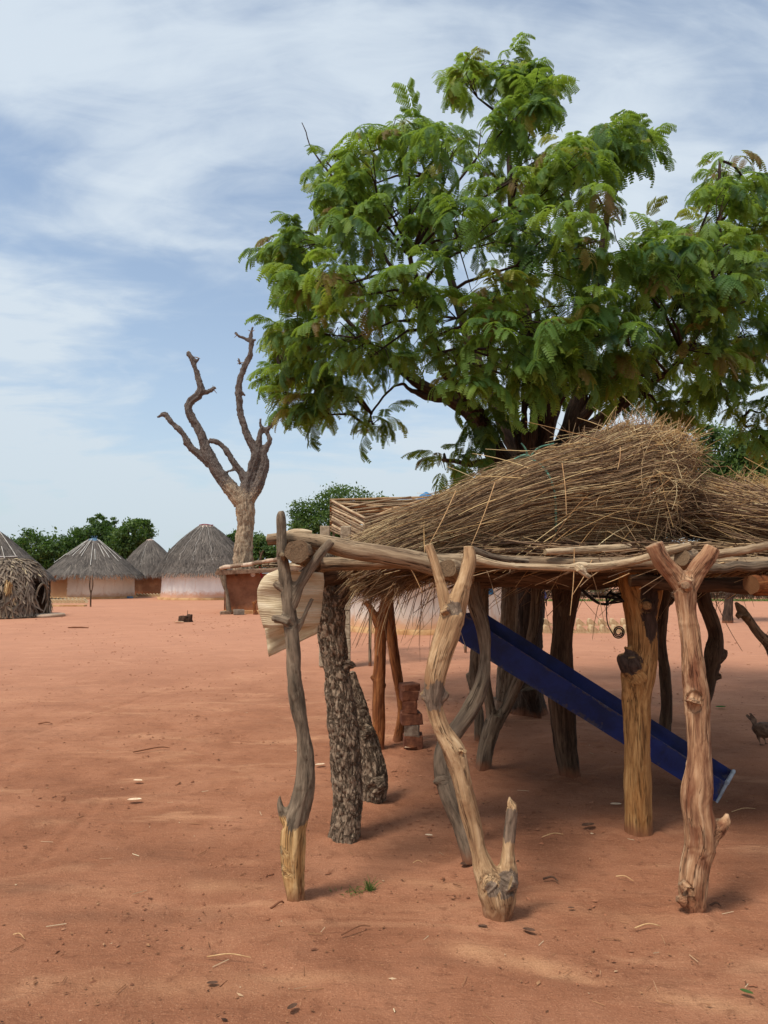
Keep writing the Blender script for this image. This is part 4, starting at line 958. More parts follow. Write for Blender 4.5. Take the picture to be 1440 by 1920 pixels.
def place_leaves(mb, tmpl, pos, yaw, tilt, sc, rnd, rng):
    which = rng.integers(0, len(tmpl), len(pos))
    for t in range(len(tmpl)):
        m = which == t
        if not m.any(): continue
        V0 = tmpl[t]; n = m.sum(); y = yaw[m]; c, s = np.cos(y), np.sin(y); q = tilt[m]
        X = V0[None, :, 0] * np.cos(q)[:, None] - V0[None, :, 2] * np.sin(q)[:, None]
        Z = V0[None, :, 0] * np.sin(q)[:, None] + V0[None, :, 2] * np.cos(q)[:, None]
        Yy = np.repeat(V0[None, :, 1], n, 0)
        W = np.stack([X * c[:, None] - Yy * s[:, None], X * s[:, None] + Yy * c[:, None], Z], -1) * sc[m][:, None, None] + pos[m][:, None]
        nv = len(V0); Q = (np.arange(nv).reshape(-1, 4)[None] + (np.arange(n) * nv)[:, None, None]).reshape(-1, 4)
        mb.add(W.reshape(-1, 3), quads=Q, rnd=np.repeat(rnd[m], nv))

def big_tree():
    YT = 8.5; rng = np.random.default_rng(77)
    root = thing('feathery_tree', 'large green tree with feathery drooping leaves rising behind the straw', 'tree', (G(992, 1335)[0], 8.5, 0))
    wood('trunk', [L(YT, (990, 1362, 92), (990, 1330, 72), (985, 1270, 62), (988, 1180, 64), (990, 1080, 66), (988, 980, 70), (986, 900, 80)),
                   L(YT, (996, 1300, 40), (1010, 1325, 26), (1024, 1345, 12)), L(YT, (980, 1300, 40), (962, 1330, 24), (950, 1350, 12)), L(8.2, (995, 1290, 40), (1004, 1335, 22), (1012, 1352, 12))], W_TREE, root, 0.02, 2, 0.016, 0.006, 1.0, None, ridge=0.014)
    limbs = [
        L(YT, (980, 930, 60), (950, 880, 48), (918, 830, 40), (890, 780, 36), (845, 748, 30), (790, 722, 22), (735, 680, 16), (690, 640, 10), (640, 590, 7)),
        L(YT, (925, 835, 30), (905, 790, 26, 8.2), (870, 740, 24, 8.0), (830, 690, 18, 7.8), (800, 600, 12, 7.6), (770, 480, 9, 7.5)),
        L(YT, (845, 748, 18), (800, 742, 14), (770, 730, 8), (742, 722, 5), (700, 770, 4), (690, 800, 3)),
        L(YT, (990, 940, 50), (1000, 870, 42, 8.4), (1010, 800, 36, 8.3), (1005, 700, 28, 8.3), (980, 560, 20, 8.3), (960, 420, 14, 8.4), (955, 280, 9, 8.5), (950, 130, 5, 8.5)),
        L(YT, (1000, 930, 50), (1040, 860, 44), (1070, 800, 36), (1090, 720, 28), (1110, 600, 20), (1130, 460, 14), (1150, 320, 8)),
        L(YT, (1040, 865, 34), (1090, 815, 30, 8.2), (1150, 770, 24, 8.0), (1210, 725, 18, 7.8), (1260, 690, 12, 7.6), (1330, 600, 8, 7.5)),
        L(YT, (1060, 815, 30), (1140, 720, 26), (1200, 680, 24), (1260, 640, 20), (1330, 560, 14), (1350, 420, 9), (1350, 300, 5)),
        L(YT, (1260, 640, 16), (1340, 660, 14), (1420, 660, 12), (1500, 650, 8)),
        L(YT, (1325, 650, 9), (1340, 700, 8), (1360, 740, 7), (1372, 770, 5), (1400, 800, 4)),
        L(YT, (985, 930, 44), (970, 860, 30, 8.9), (930, 760, 26, 9.2), (880, 640, 20, 9.5), (840, 500, 14, 9.6), (800, 330, 8, 9.5)),
        L(YT, (1000, 930, 44), (1020, 830, 34, 9.0), (1060, 680, 26, 9.6), (1090, 520, 18, 10.0), (1060, 350, 10, 10.0)),
        L(YT, (960, 900, 30), (930, 870, 20), (880, 870, 12), (830, 860, 7)),
        L(YT, (690, 640, 9), (640, 640, 7), (580, 640, 6), (520, 670, 4)), L(YT, (640, 590, 6), (580, 520, 5), (500, 460, 3)), L(7.9, (800, 600, 9), (720, 480, 7), (660, 370, 4), (610, 300, 3)),
    ]
    # thin upright suckers in the middle
    r = random.Random(5)
    for q in range(13):
        x = 965 + q * 6 + r.uniform(-3, 3); limbs.append(L(YT, (x * 0.5 + 495, 870, 12, 8.3), (x, 800, 9, 8.2 + r.uniform(-0.2, 0.3)), (x + r.uniform(-10, 10), 720, 7, 8.2), (x + r.uniform(-40, 40), 640, 5, 8.2)))
    for q, Lm in enumerate(limbs):
        tube(MB(), Lm, 10, 40, 0.18, 3.0 + q, wob=0.02).build('limb', W_TREE, root)
    nodes = np.concatenate([catmull(Lm, 30)[:, :3] for Lm in limbs])
    clumps = [(930, 110, 62, 46), (870, 130, 44, 50), (990, 110, 50, 45), (950, 190, 85, 70), (1010, 160, 40, 40), (765, 225, 62, 55), (860, 280, 100, 80), (990, 300, 110, 90), (1130, 255, 80, 60), (1190, 250, 40, 34), (1090, 330, 100, 80), (680, 310, 85, 70), (620, 350, 52, 60),
        (640, 420, 70, 70), (760, 380, 110, 100), (900, 430, 140, 110), (1050, 450, 140, 110), (545, 450, 62, 50), (500, 470, 38, 44), (540, 540, 56, 52), (620, 540, 90, 80), (740, 560, 120, 100), (880, 580, 130, 100), (1020, 590, 140, 110), (1180, 480, 120, 100),
        (1300, 440, 90, 80), (1350, 330, 62, 62), (1420, 420, 90, 70), (1250, 560, 130, 100), (1390, 560, 130, 110), (1150, 620, 110, 90), (1300, 640, 110, 80), (1430, 690, 80, 80), (590, 640, 85, 70), (515, 655, 46, 50), (525, 610, 50, 45), (500, 700, 34, 40), (560, 690, 60, 50), (520, 755, 30, 30), (600, 735, 48, 45), (570, 760, 30, 26), (680, 660, 70, 60), (545, 725, 40, 40), (640, 720, 50, 40),
        (700, 790, 62, 46), (890, 700, 90, 70), (1000, 700, 110, 70), (1120, 680, 100, 70), (1215, 745, 70, 55), (1260, 790, 46, 46), (830, 860, 62, 40), (880, 850, 40, 40), (1400, 790, 50, 60), (1440, 820, 40, 50), (900, 790, 40, 40), (1500, 500, 100, 100), (1540, 620, 110, 120), (1520, 740, 90, 80), (1490, 400, 70, 60), (1330, 500, 90, 80), (1250, 470, 80, 70), (1400, 640, 100, 80), (1440, 760, 60, 60), (1330, 720, 60, 40), (1060, 640, 100, 70), (960, 660, 90, 60), (1180, 700, 80, 60), (1290, 750, 50, 40), (1420, 350, 50, 40), (1380, 470, 90, 70)]
    mb = MB(); tw = MB(); tm = [leaf_template(rng) for _ in range(10)]
    cx, cy = 980, 480; poss, yaws, tilts, scs, rnds = [], [], [], [], []
    tP, tR = [], []
    for ci, (px, py, rx, ry) in enumerate(clumps):
        if px < 640: px += 22
        rho = min(1, math.hypot((px - cx) / 520, (py - cy) / 420)); D = 2.6 * math.sqrt(max(0.0, 1 - rho ** 2))
        offs = [0.0] if D < 0.7 else ([-0.62 * D, 0.55 * D] if D < 1.5 else [-D * 0.95, -D * 0.35, 0.45 * D])
        if py > 720: offs = [rng.uniform(-0.6, 0.3)]
        tone = rng.normal(0, 0.16)
        for o in offs:
            Y = YT + o + rng.uniform(-0.2, 0.2); c = P(px, py + (24 if py < 270 else 8), Y); sx, sz = max(14, rx - 30) * Y / F, max(12, ry - 26) * Y / F; sy = 0.5 * (sx + sz)
            n = int((rx * ry) / 9500 * 22 * (0.7 if o > 0 else 1.0)) + 6
            ns = max(4, n // 5)
            # twigs fan out from the clump's inner point; leaves cluster at their ends
            inner = nodes[np.linalg.norm(nodes - c, axis=1).argmin()]
            s0 = c * 0.72 + inner * 0.28
            tP.append([inner, inner * 0.5 + s0 * 0.5 + np.array([0, 0, 0.08]), s0, s0]); tR.append([0.022, 0.016, 0.010, 0.004])
            for k in range(ns):
                v = rng.normal(size=3); v /= np.linalg.norm(v); v *= rng.uniform(0.45, 1.0) ** 0.6 * (rng.uniform(1.1, 1.9) if rng.random() < 0.42 else 1.0)
                e = c + v * np.array([sx, sy, sz])
                m1 = s0 * 0.45 + e * 0.55 + np.array([0, 0, 0.06]) + rng.normal(0, 0.05, 3)
                tP.append([s0, m1, e * 0.8 + m1 * 0.2, e]); tR.append([0.007, 0.005, 0.003, 0.002])
                out = e - s0; ya0 = math.atan2(out[1], out[0])
                for q in range(rng.integers(4, 7)):
                    f = rng.uniform(0.0, 0.8) ** 1.3; poss.append(e * (1 - f) + m1 * f); yaws.append(ya0 + rng.normal(0, 1.25)); tilts.append(rng.normal(-0.12, 0.4)); scs.append(rng.uniform(0.55, 1.15))
                    h = np.clip((900 - py) / 900, 0, 1)
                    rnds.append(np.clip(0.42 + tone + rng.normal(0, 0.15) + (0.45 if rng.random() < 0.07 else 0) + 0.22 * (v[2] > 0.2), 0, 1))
    pos = np.array(poss); print('leaves', len(pos), 'quads', len(pos) * 180)
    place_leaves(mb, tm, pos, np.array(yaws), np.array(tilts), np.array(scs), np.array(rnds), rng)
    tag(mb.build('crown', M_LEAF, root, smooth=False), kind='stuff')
    strands(tw, np.array(tP), np.array(tR), 4)
    tag(tw.build('twigs', W_TREE, root), kind='stuff')
    tube(MB(), [PR(680, 400, YT, 6), PR(640, 350, YT, 5), PR(602, 305, YT, 3.5), PR(580, 270, YT, 2.6), PR(574, 248, YT, 2.2), PR(566, 230, YT, 1.6)], 4, 10).build('twig', W_TREE, root)
big_tree()

# ------------------------------------------------------------------ the pollarded dead tree
YD = 33.0
WID = 0.96
dt = thing('pollarded_tree', 'bare grey pollarded tree with lopped limbs behind the mud shed', 'tree', (P(458, 1100, YD)[0], YD, 0))
def barkD(v, g, i): return max(0.0, min(1.0, 0.5 + (v[2] - 5.2 - 0.9 * nz(v, 1.1)) / 3.0))
wood('trunk', [
    L(YD, (456, 1150, 66), (456, 1100, 50), (456, 1060, 42), (457, 1020, 36), (460, 985, 34), (460, 955, 38), (458, 930, 34)),
    L(YD, (456, 945, 34), (440, 925, 32), (418, 898, 28), (402, 875, 26), (392, 855, 24), (382, 830, 20), (370, 800, 18), (355, 775, 17), (356, 755, 16), (372, 740, 17), (377, 728, 15), (369, 700, 12), (361, 676, 12), (352, 659, 9)),
    L(YD, (402, 875, 22), (380, 858, 16), (355, 835, 14), (342, 812, 12), (322, 792, 11), (312, 780, 12), (305, 777, 10), (294, 782, 5)),
    L(YD, (376, 736, 13), (390, 735, 10), (404, 726, 8)), L(YD, (362, 680, 9), (370, 676, 6), (373, 670, 5)),
    L(YD, (460, 940, 30), (464, 905, 24), (470, 890, 20), (477, 865, 20), (480, 850, 20), (473, 835, 17), (462, 812, 16), (452, 780, 14), (448, 745, 13), (449, 715, 13), (458, 690, 13), (468, 668, 12), (471, 645, 11), (470, 636, 9), (473, 612, 5)),
    L(YD, (470, 640, 8), (458, 634, 7), (448, 630, 7), (440, 624, 5)), L(YD, (472, 640, 7), (480, 637, 5)), L(YD, (453, 735, 8), (460, 742, 5)), L(YD, (451, 683, 6), (447, 672, 4)),
    L(YD, (468, 935, 26), (484, 910, 24), (492, 885, 22), (497, 868, 17), (494, 850, 15), (500, 838, 13), (506, 825, 10), (500, 808, 10), (512, 795, 10), (530, 770, 9), (540, 755, 9), (552, 745, 8), (568, 729, 5)),
    L(YD, (485, 845, 14), (487, 820, 12), (490, 800, 9)), L(YD, (545, 752, 8), (540, 735, 7), (530, 715, 6)), L(YD, (503, 808, 8), (490, 800, 8), (488, 785, 5)),
    L(YD, (462, 905, 20), (452, 885, 15), (440, 870, 14), (428, 850, 12), (412, 832, 11), (392, 824, 10)), L(YD, (440, 880, 8), (425, 885, 4)), L(YD, (456, 962, 36), (446, 958, 20))],
    W_DEAD, dt, 0.045, 2, 0.06, 0.02, 5.0, barkD, facet=0.03)
WID = 1.0
for q in range(26):                                       # spiky shoots on the cut stubs
    r = random.Random(q); x, y = r.choice([(472, 622), (446, 627), (452, 740), (449, 680), (555, 745), (369, 670), (310, 778), (400, 730), (468, 640)])
    a = r.uniform(0, 6.28); l = r.uniform(4, 11)
    tube(MB(), [PR(x, y, YD, 2.2), PR(x + l * math.cos(a), y - l * math.sin(a), YD + r.uniform(-0.2, 0.2), 0.8)], 4, 3).build('shoot', W_DEAD, dt)

# ------------------------------------------------------------------ background trees
def leafy(name, label, cat, base_px, Y, clumps, n, leaf=0.2, mat=None, group=None, sd=0, trunk=True, tone=0.45, trunk_w=14):
    rng = np.random.default_rng(sd); b = P(base_px, 1075, Y); root = thing(name, label, cat, (b[0], Y, 0), group)
    tot = sum(rx * ry for _, _, rx, ry in clumps); Ps, Nn, R = [], [], []
    for (px, py, rx, ry) in clumps:
        Yc = Y + rng.uniform(-0.25, 0.25) * rx * Y / F; c = P(px, py, Yc); m = int(n * rx * ry / tot)
        # several leaf clusters inside each lobe
        nc = max(6, m // 60); cc = rng.normal(size=(nc, 3)); cc /= np.linalg.norm(cc, axis=1)[:, None]; cc *= rng.uniform(0.35, 1.0, nc)[:, None] ** 0.5
        k = rng.integers(0, nc, m); s = np.array([rx, 0.9 * rx, ry]) * Y / F
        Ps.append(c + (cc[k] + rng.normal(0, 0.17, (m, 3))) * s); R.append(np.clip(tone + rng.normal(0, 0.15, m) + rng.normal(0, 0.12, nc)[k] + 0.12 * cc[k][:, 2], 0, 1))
    Ps = np.concatenate(Ps); R = np.concatenate(R); m = len(Ps)
    d = rng.normal(size=(m, 3)); d[:, 2] -= 0.4; d /= np.linalg.norm(d, axis=1)[:, None]; w = np.cross(d, rng.normal(size=(m, 3))); w /= np.linalg.norm(w, axis=1)[:, None]
    l = leaf * rng.uniform(0.6, 1.3, m)[:, None]
    V = np.stack([Ps - d * l * 0.5, Ps + w * l * 0.24, Ps + d * l * 0.5, Ps - w * l * 0.24], 1).reshape(-1, 3)
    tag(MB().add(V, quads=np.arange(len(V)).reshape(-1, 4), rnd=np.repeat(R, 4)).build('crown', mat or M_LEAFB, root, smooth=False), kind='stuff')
    if trunk:
        cen = np.array([P(px, py, Y) for px, py, _, _ in clumps]); r0 = trunk_w * Y / F / 2
        top = cen.mean(0); fork = np.array([b[0], Y, max(0.8, top[2] * 0.45)])
        tube(MB(), [(b[0], Y, -0.1, r0 * 1.4), (b[0] + 0.1, Y, fork[2] * 0.5, r0), tuple(fork) + (r0 * 0.85,)], 10, 14, 0.2, sd).build('trunk', W_TREE, root)
        for i, c in enumerate(cen):
            tube(MB(), [tuple(fork) + (r0 * 0.6,), tuple(fork * 0.5 + c * 0.5 + np.array([0, 0, 0.2])) + (r0 * 0.4,), tuple(c) + (r0 * 0.12,)], 7, 12, 0.2, sd + i).build('limb', W_TREE, root)
    return root
BG = 'trees behind the huts'
leafy('leafy_tree', 'low dense tree filling the gap between the two leftmost round huts', 'tree', 60, 60, [(20, 1035, 45, 30), (70, 1030, 45, 32), (110, 1040, 40, 36), (50, 1065, 50, 25), (100, 1070, 40, 25)], 12480, 0.29, None, BG, 1)
leafy('leafy_tree', 'spindly topped tree standing behind the hut with the blue capped roof', 'tree', 190, 62, [(185, 1005, 42, 24), (150, 1015, 35, 22), (182, 975, 16, 10), (205, 978, 14, 8), (190, 990, 26, 12), (170, 1045, 50, 30), (215, 1010, 25, 25)], 11040, 0.29, None, BG, 2)
leafy('leafy_tree', 'dark tree rising behind the small brown hut', 'tree', 245, 60, [(250, 1000, 34, 24), (268, 984, 20, 10), (235, 1030, 34, 30), (240, 985, 18, 10), (275, 1000, 12, 9), (225, 1060, 34, 30)], 10080, 0.29, None, BG, 3)
leafy('leafy_tree', 'tree seen on both sides of the pollarded tree trunk', 'tree', 480, 55, [(440, 1015, 16, 20), (432, 1005, 8, 10), (480, 1020, 28, 20), (505, 1030, 26, 22), (490, 1045, 40, 25), (450, 1050, 30, 24)], 8160, 0.26, None, BG, 4)
leafy('leafy_tree', 'round topped green tree standing behind the stick crib', 'tree', 635, 45, [(640, 945, 48, 36), (690, 950, 36, 30), (580, 960, 36, 26), (600, 985, 48, 30), (660, 985, 60, 34), (570, 985, 26, 24), (640, 1030, 70, 36)], 18000, 0.20, None, BG, 5, tone=0.5)
leafy('leafy_tree', 'dense green tree behind the golden straw heap', 'tree', 1360, 24, [(1350, 850, 60, 46), (1330, 820, 30, 22), (1310, 870, 40, 36), (1410, 860, 50, 44), (1390, 900, 70, 40), (1460, 880, 60, 60), (1330, 905, 50, 30)], 16000, 0.15, None, BG, 6, tone=0.45)
leafy('bush', 'small dark bush peeping between two thatched roofs', 'bush', 322, 64, [(322, 1034, 7, 7), (324, 1050, 12, 16)], 700, 0.26, None, BG, 7)

# ------------------------------------------------------------------ huts
def thatch_roof(root, c, Re, z0, z1, seed, bulge=0.10, layers=5, n=3600, mat=None, rtop=0.12, w=0.035, ln=0.75):
    rng = np.random.default_rng(seed)
    def prof(t):
        r = rtop + (Re - rtop) * ((1 - t) ** 0.95) + bulge * np.sin(np.pi * t); z = z0 + (z1 - z0) * t
        st = np.floor(t * layers + 0.001) / layers; r = r + 0.05 * (1 - (t - st) * layers) * (1 - t)
        return r, z
    ts = np.linspace(0, 1, 40); pr = [(prof(t)[0] * 0.97, prof(t)[1]) for t in ts]
    mb = MB(); revolve(mb, [(Re * 0.86, z0 + 0.16)] + pr, (c[0], c[1], 0), 48, 0.03, seed, rnd=0.35)
    t = 1 - np.sqrt(rng.random(n)); t = np.where(rng.random(n) < 0.14, 0.0 + 0.03 * rng.random(n), t)
    th = rng.uniform(0, 2 * np.pi, n); sl = math.hypot(Re, z1 - z0); l = ln * rng.uniform(0.5, 1.2, n)
    K = 4; u = np.linspace(0, 1, K)
    tt = t[:, None] + 0.10 - (l / sl)[:, None] * u[None]
    thk = th[:, None] + rng.normal(0, 0.05, n)[:, None] * u[None]
    tcl = np.clip(tt, 0, 1); r, z = prof(tcl)
    over = np.maximum(0, -tt) * sl
    wobs = np.array([1 + 0.03 * mn.noise(Vector((math.cos(a) * 1.5 + seed, math.sin(a) * 1.5, seed))) for a in th])
    r = r * wobs[:, None] + 0.012 + 0.05 * rng.random(n)[:, None] * u[None] + over * 0.55; z = z - over * 0.8 + 0.01
    Pk = np.stack([c[0] + r * np.cos(thk), c[1] + r * np.sin(thk), z], -1)
    Nn = np.stack([np.cos(th), np.sin(th), np.full(n, 0.8)], 1)
    Wk = (w * rng.uniform(0.5, 1.3, n))[:, None] * np.linspace(1, 0.5, K)[None]
    ribbons(mb, Pk, Wk, Nn, np.clip(0.47 + rng.normal(0, 0.17, n), 0, 1))
    return mb.build('roof', mat or M_THATCH, root), prof
def roof_sticks(root, roof, c, prof, angs, mat, sd, seg=((0.25, 1.0),)):
    rng = random.Random(sd)
    for a in angs:
        t0 = rng.uniform(0.2, 0.62); t1 = min(0.98, t0 + rng.uniform(0.25, 0.7)); a = a + rng.uniform(-0.07, 0.07); pts = []
        for t in np.linspace(t0, t1, 6):
            r, z = prof(t); pts.append((c[0] + (r + 0.09) * math.cos(a), c[1] + (r + 0.09) * math.sin(a), z + 0.04, 0.020))
        tube(MB(), pts, 5, 8).build('roof_stick', mat, roof)
def hut(name, label, px, Y, Rw, Re, zw, z0, z1, wall_mat, seed, plinth=True, bulge=0.1, ln=0.75, w=0.024, n=5600, layers=5, rtop=0.12, group='round thatched huts'):
    c = P(px, 1075, Y); root = thing(name, label, 'hut', (c[0], Y, 0), group)
    mb = MB(); revolve(mb, [(Rw * 1.02, -0.05), (Rw * 1.012, 0.12), (Rw, 0.5), (Rw * 0.995, 1.0), (Rw * 0.99, zw)], (c[0], Y, 0), 56, 0.012, seed)
    mb.build('wall', wall_mat, root)
    if plinth:
        mb = MB(); revolve(mb, [(Rw * 1.0, 0.14), (Rw * 1.07, 0.13), (Rw * 1.085, 0.09), (Rw * 1.09, -0.05)], (c[0], Y, 0), 56, 0.02, seed + 1); mb.build('plinth', M_PLINTH, root)
    rf, pf = thatch_roof(root, c, Re, z0, z1, seed, bulge, layers, n, None, rtop, w, ln)
    return root, rf, pf, c
WHITE = S(244, 242, 236); STAIN = S(202, 124, 56)
M_W1 = plaster_mat('whitewashed_wall', WHITE, STAIN, h0=0.26, h1=0.62)
M_W3 = plaster_mat('greyed_whitewash_wall', S(222, 208, 188), S(178, 120, 74), S(178, 138, 100), (-0.98, 0.2, 0), 0.1, 0.5, 0.4)
M_W3.node_tree.nodes  # brown patch sits on the west side of the wall
M_W5 = plaster_mat('stained_whitewash_wall', S(238, 230, 214), S(204, 134, 64), h0=0.16, h1=0.66, dirt=0.45)

# big white hut
h5, r5_, pf, c = hut('round_hut', 'white walled round hut with tall grey thatch and a sacking cap', 385, 47, 2.68, 3.05, 1.95, 1.62, 4.62, M_W1, 51, bulge=0.30, n=8000, layers=6, rtop=0.45)
mb = MB(); revolve(mb, [(0.62, 4.42), (0.56, 4.55), (0.40, 4.66), (0.05, 4.70)], (c[0], c[1], 0), 20, 0.08, 3.0); mb.build('roof_cap', M_SACK, r5_)
tube(MB(), [(c[0] + 0.42 * math.cos(a), c[1] + 0.42 * math.sin(a), 4.68 + 0.02 * math.sin(3 * a), 0.028) for a in np.linspace(0, 6.28, 16)], 5, 32).build('cap_band', M_REDRAG, r5_)
for a in (-1.62, -1.2, -1.95, -2.4): 
    pts = [(c[0] + (pf(t)[0] + 0.07) * math.cos(a + 0.02 * math.sin(t * 30)), c[1] + (pf(t)[0] + 0.07) * math.sin(a), pf(t)[1] + 0.03, 0.008) for t in np.linspace(0.25, 0.95, 12)]
    tube(MB(), pts, 4, 20).build('thatch_cord', M_STICKW, r5_)
# small brown hut behind
h4, r4_, pf, c = hut('round_hut', 'small brown mud hut standing between the two larger huts', 280, 54.5, 1.72, 2.1, 1.9, 1.62, 4.05, M_MUD, 52, plinth=False, bulge=0.22, n=5000, rtop=0.22)
mb = MB(); revolve(mb, [(0.30, 3.94), (0.26, 4.06), (0.05, 4.12)], (c[0], c[1], 0), 14, 0.1, 5.0); mb.build('roof_cap', M_SACK, r4_)
tube(MB(), [(c[0] + (pf(t)[0] + 0.07) * math.cos(-1.6), c[1] + (pf(t)[0] + 0.07) * math.sin(-1.6), pf(t)[1] + 0.03, 0.009) for t in np.linspace(0.2, 0.95, 12)], 4, 20).build('thatch_cord', M_STICKW, r4_)
box(MB(), (P(250.5, 1097, 53)[0], 53.0, 0.72), (0.24, 0.06, 1.45), 0.3).build('door', M_DOOR, h4, smooth=False)
box(MB(), (P(255.5, 1097, 52.98)[0], 52.95, 0.72), (0.07, 0.10, 1.5), 0.3).build('door_frame', M_FRAME, h4, smooth=False)
# hut with bleached sticks and blue cap
h3, r3_, pf, c = hut('round_hut', 'round hut with bleached roof sticks and a blue cap, half brown half white wall', 174, 48.5, 2.62, 3.06, 1.8, 1.52, 3.86, M_W3, 53, bulge=0.05, n=7000, layers=4)
mb = MB(); revolve(mb, [(0.62, 3.44), (0.42, 3.66), (0.24, 3.86), (0.04, 3.92)], (c[0], c[1], 0), 18, 0.12, 4.0); mb.build('roof_cap', M_BLUECAP, r3_)
roof_sticks(h3, r3_, c, pf, [-3.0, -2.75, -2.55, -2.35, -2.15, -1.95, -1.75, -1.57, -1.3, -1.1, -0.9, -0.7, -0.5, -0.25], M_STICKW, 6)
for q in range(9):
    a = q * 0.7 + 0.3; tube(MB(), [(c[0] + 0.1 * math.cos(a), c[1] + 0.1 * math.sin(a), 3.82, 0.02), (c[0] + 0.2 * math.cos(a), c[1] + 0.2 * math.sin(a), 4.06, 0.012)], 4, 3).build('cap_twig', M_BLUECAP, r3_)
# far-left big hut, cut by the frame
h1, r1_, pf, c = hut('round_hut', 'large thatched hut at the edge of the yard, mostly hidden behind the palm leaf hut', -12, 41, 2.5, 3.0, 1.7, 1.4, 4.0, M_MUD, 54, bulge=0.05, n=7000, layers=4)
roof_sticks(h1, r1_, c, pf, [-2.0, -1.75, -1.5, -1.25, -1.0, -0.8, -0.55], M_STICKW, 9)
pts = [(c[0] + (pf(0.42)[0] + 0.1) * math.cos(a), c[1] + (pf(0.42)[0] + 0.1) * math.sin(a), pf(0.42)[1] + 0.02 * math.sin(9 * a), 0.03) for a in np.linspace(-2.2, -0.5, 14)]
tube(MB(), pts, 5, 30).build('roof_stick', M_STICKW, r1_)
for q, px in enumerate((84, 88, 93)):
    b = P(px, 1075, 40.5 + q * 0.8); tube(MB(), [(b[0], b[1], -0.05, 0.05), (b[0] + 0.05, b[1], 0.7, 0.045), (b[0], b[1], 1.42, 0.04)], 6, 8, 0.2, q).build('eave_post', W_DARK, h1)
# white hut in the middle, behind the platform
h2, r2_, pf, c = hut('round_hut', 'white hut with orange stained foot seen through the platform posts', 806, 21.8, 2.46, 2.85, 1.55, 1.48, 3.85, M_W5, 55, bulge=0.1, n=4200, w=0.022, ln=0.7)
mb = MB(); revolve(mb, [(0.5, 3.50), (0.34, 3.70), (0.2, 3.92), (0.03, 4.02)], (c[0] - 0.1, c[1], 0), 18, 0.12, 6.0); mb.build('roof_cap', M_TARP, r2_)
a = -0.93; wx, wy = c[0] + 2.455 * math.cos(a), c[1] + 2.455 * math.sin(a)
box(MB(), (wx, wy, 1.24), (0.05, 0.30, 0.42), a).build('shutter', M_TARP, h2, smooth=False)

# ------------------------------------------------------------------ palm-leaf hut
def palm_hut():
    Y = 27.4; c = P(8, 1075, Y); root = thing('palm_leaf_hut', 'domed hut covered in grey dry palm leaves with a dark low doorway', 'hut', (c[0], Y, 0))
    R, Hh = 1.55, 2.12; rng = np.random.default_rng(61)
    def prof(t): return R * np.cos(np.clip(t, 0, 1) * 1.5) ** 0.62 , Hh * np.sin(np.clip(t, 0, 1) * 1.5708) ** 0.95
    door_a = -0.12
    th = np.linspace(0, 2 * np.pi, 64, endpoint=False); ts = np.linspace(0, 1, 22); V = np.zeros((22, 64, 3))
    for i, t in enumerate(ts):
        r, z = prof(t); V[i] = np.stack([c[0] + r * 0.95 * np.cos(th), Y + r * 0.95 * np.sin(th), np.full(64, z * 0.97 - (0.05 if i == 0 else 0))], 1)
    Q = []
    for i in range(21):
        for j in range(64):
            da = (th[j] - door_a + math.pi) % (2 * math.pi) - math.pi
            if abs(da) < 0.26 and V[i, j, 2] < 1.25: continue
            j2 = (j + 1) % 64; Q.append([i * 64 + j, i * 64 + j2, (i + 1) * 64 + j2, (i + 1) * 64 + j])
    mb = MB().add(V.reshape(-1, 3), quads=Q, rnd=0.2)
    n = 3400; t = rng.random(n) ** 1.1; a = rng.uniform(0, 2 * np.pi, n); l = rng.uniform(0.25, 0.65, n); K = 4; u = np.linspace(0, 1, K)
    da = (a - door_a + np.pi) % (2 * np.pi) - np.pi; keep = ~((np.abs(da) < 0.28) & (prof(t)[1] < 1.55)); t, a, l = t[keep], a[keep], l[keep]; n = len(t)
    tt = t[:, None] - (l / 2.9)[:, None] * u[None]; ak = a[:, None] + rng.normal(0, 0.17, n)[:, None] * u[None]
    r, z = prof(np.maximum(tt, 0.0)); lift_ = rng.random(n)[:, None] * 0.16 * u[None]; r = r + 0.02 + lift_; z = np.maximum(z, 0.01) + lift_ * 0.4
    Pk = np.stack([c[0] + r * np.cos(ak), Y + r * np.sin(ak), z], -1); Nn = np.stack([np.cos(a), np.sin(a), np.full(n, 0.5)], 1) + rng.normal(0, 0.35, (n, 3))
    ribbons(mb, Pk, (rng.uniform(0.012, 0.045, n))[:, None] * np.array([0.7, 1, 0.9, 0.3])[None], Nn, np.clip(0.5 + rng.normal(0, 0.2, n), 0, 1))
    dome = mb.build('leaf_cover', M_PALM, root)
    ring = []
    for s in np.linspace(0, math.pi, 12):
        ring.append((c[0] + R * 1.0 * math.cos(door_a - 0.27 * math.cos(s)), Y + R * 1.0 * math.sin(door_a - 0.27 * math.cos(s)), 0.0 + 1.22 * math.sin(s) ** 0.7, 0.04))
    tube(MB(), ring, 7, 30, 0.2).build('door_hoop', W_GREY, root)
    for q in range(12):                                   # stiff brown leaf stalks and pale tufts at the door side
        aa = -1.0 - q * 0.11; rr_ = R + 0.05
        p0 = (c[0] + rr_ * math.cos(aa), Y + rr_ * math.sin(aa), 1.0 - 0.05 * (q % 3), 0.02); p1 = (c[0] + (rr_ + 0.12) * math.cos(aa + 0.1), Y + (rr_ + 0.12) * math.sin(aa + 0.1), 0.05, 0.03)
        tube(MB(), [p0, p1], 5, 4).build('leaf_stalk', W_GREY, root)
    tf = rng.normal(0, 0.05, (90, 3)) + np.array([c[0] + 1.5 * math.cos(-0.98), Y + 1.5 * math.sin(-0.98) - 0.06, 1.25]); d = rng.normal(0, 0.18, (90, 3)) + np.array([0.05, -0.1, -1]); d /= np.linalg.norm(d, axis=1)[:, None]
    loose_stems(tf, d, rng.uniform(0.2, 0.4, 90), M_GOLD, root, 8, r=(0.008, 0.014))
palm_hut()
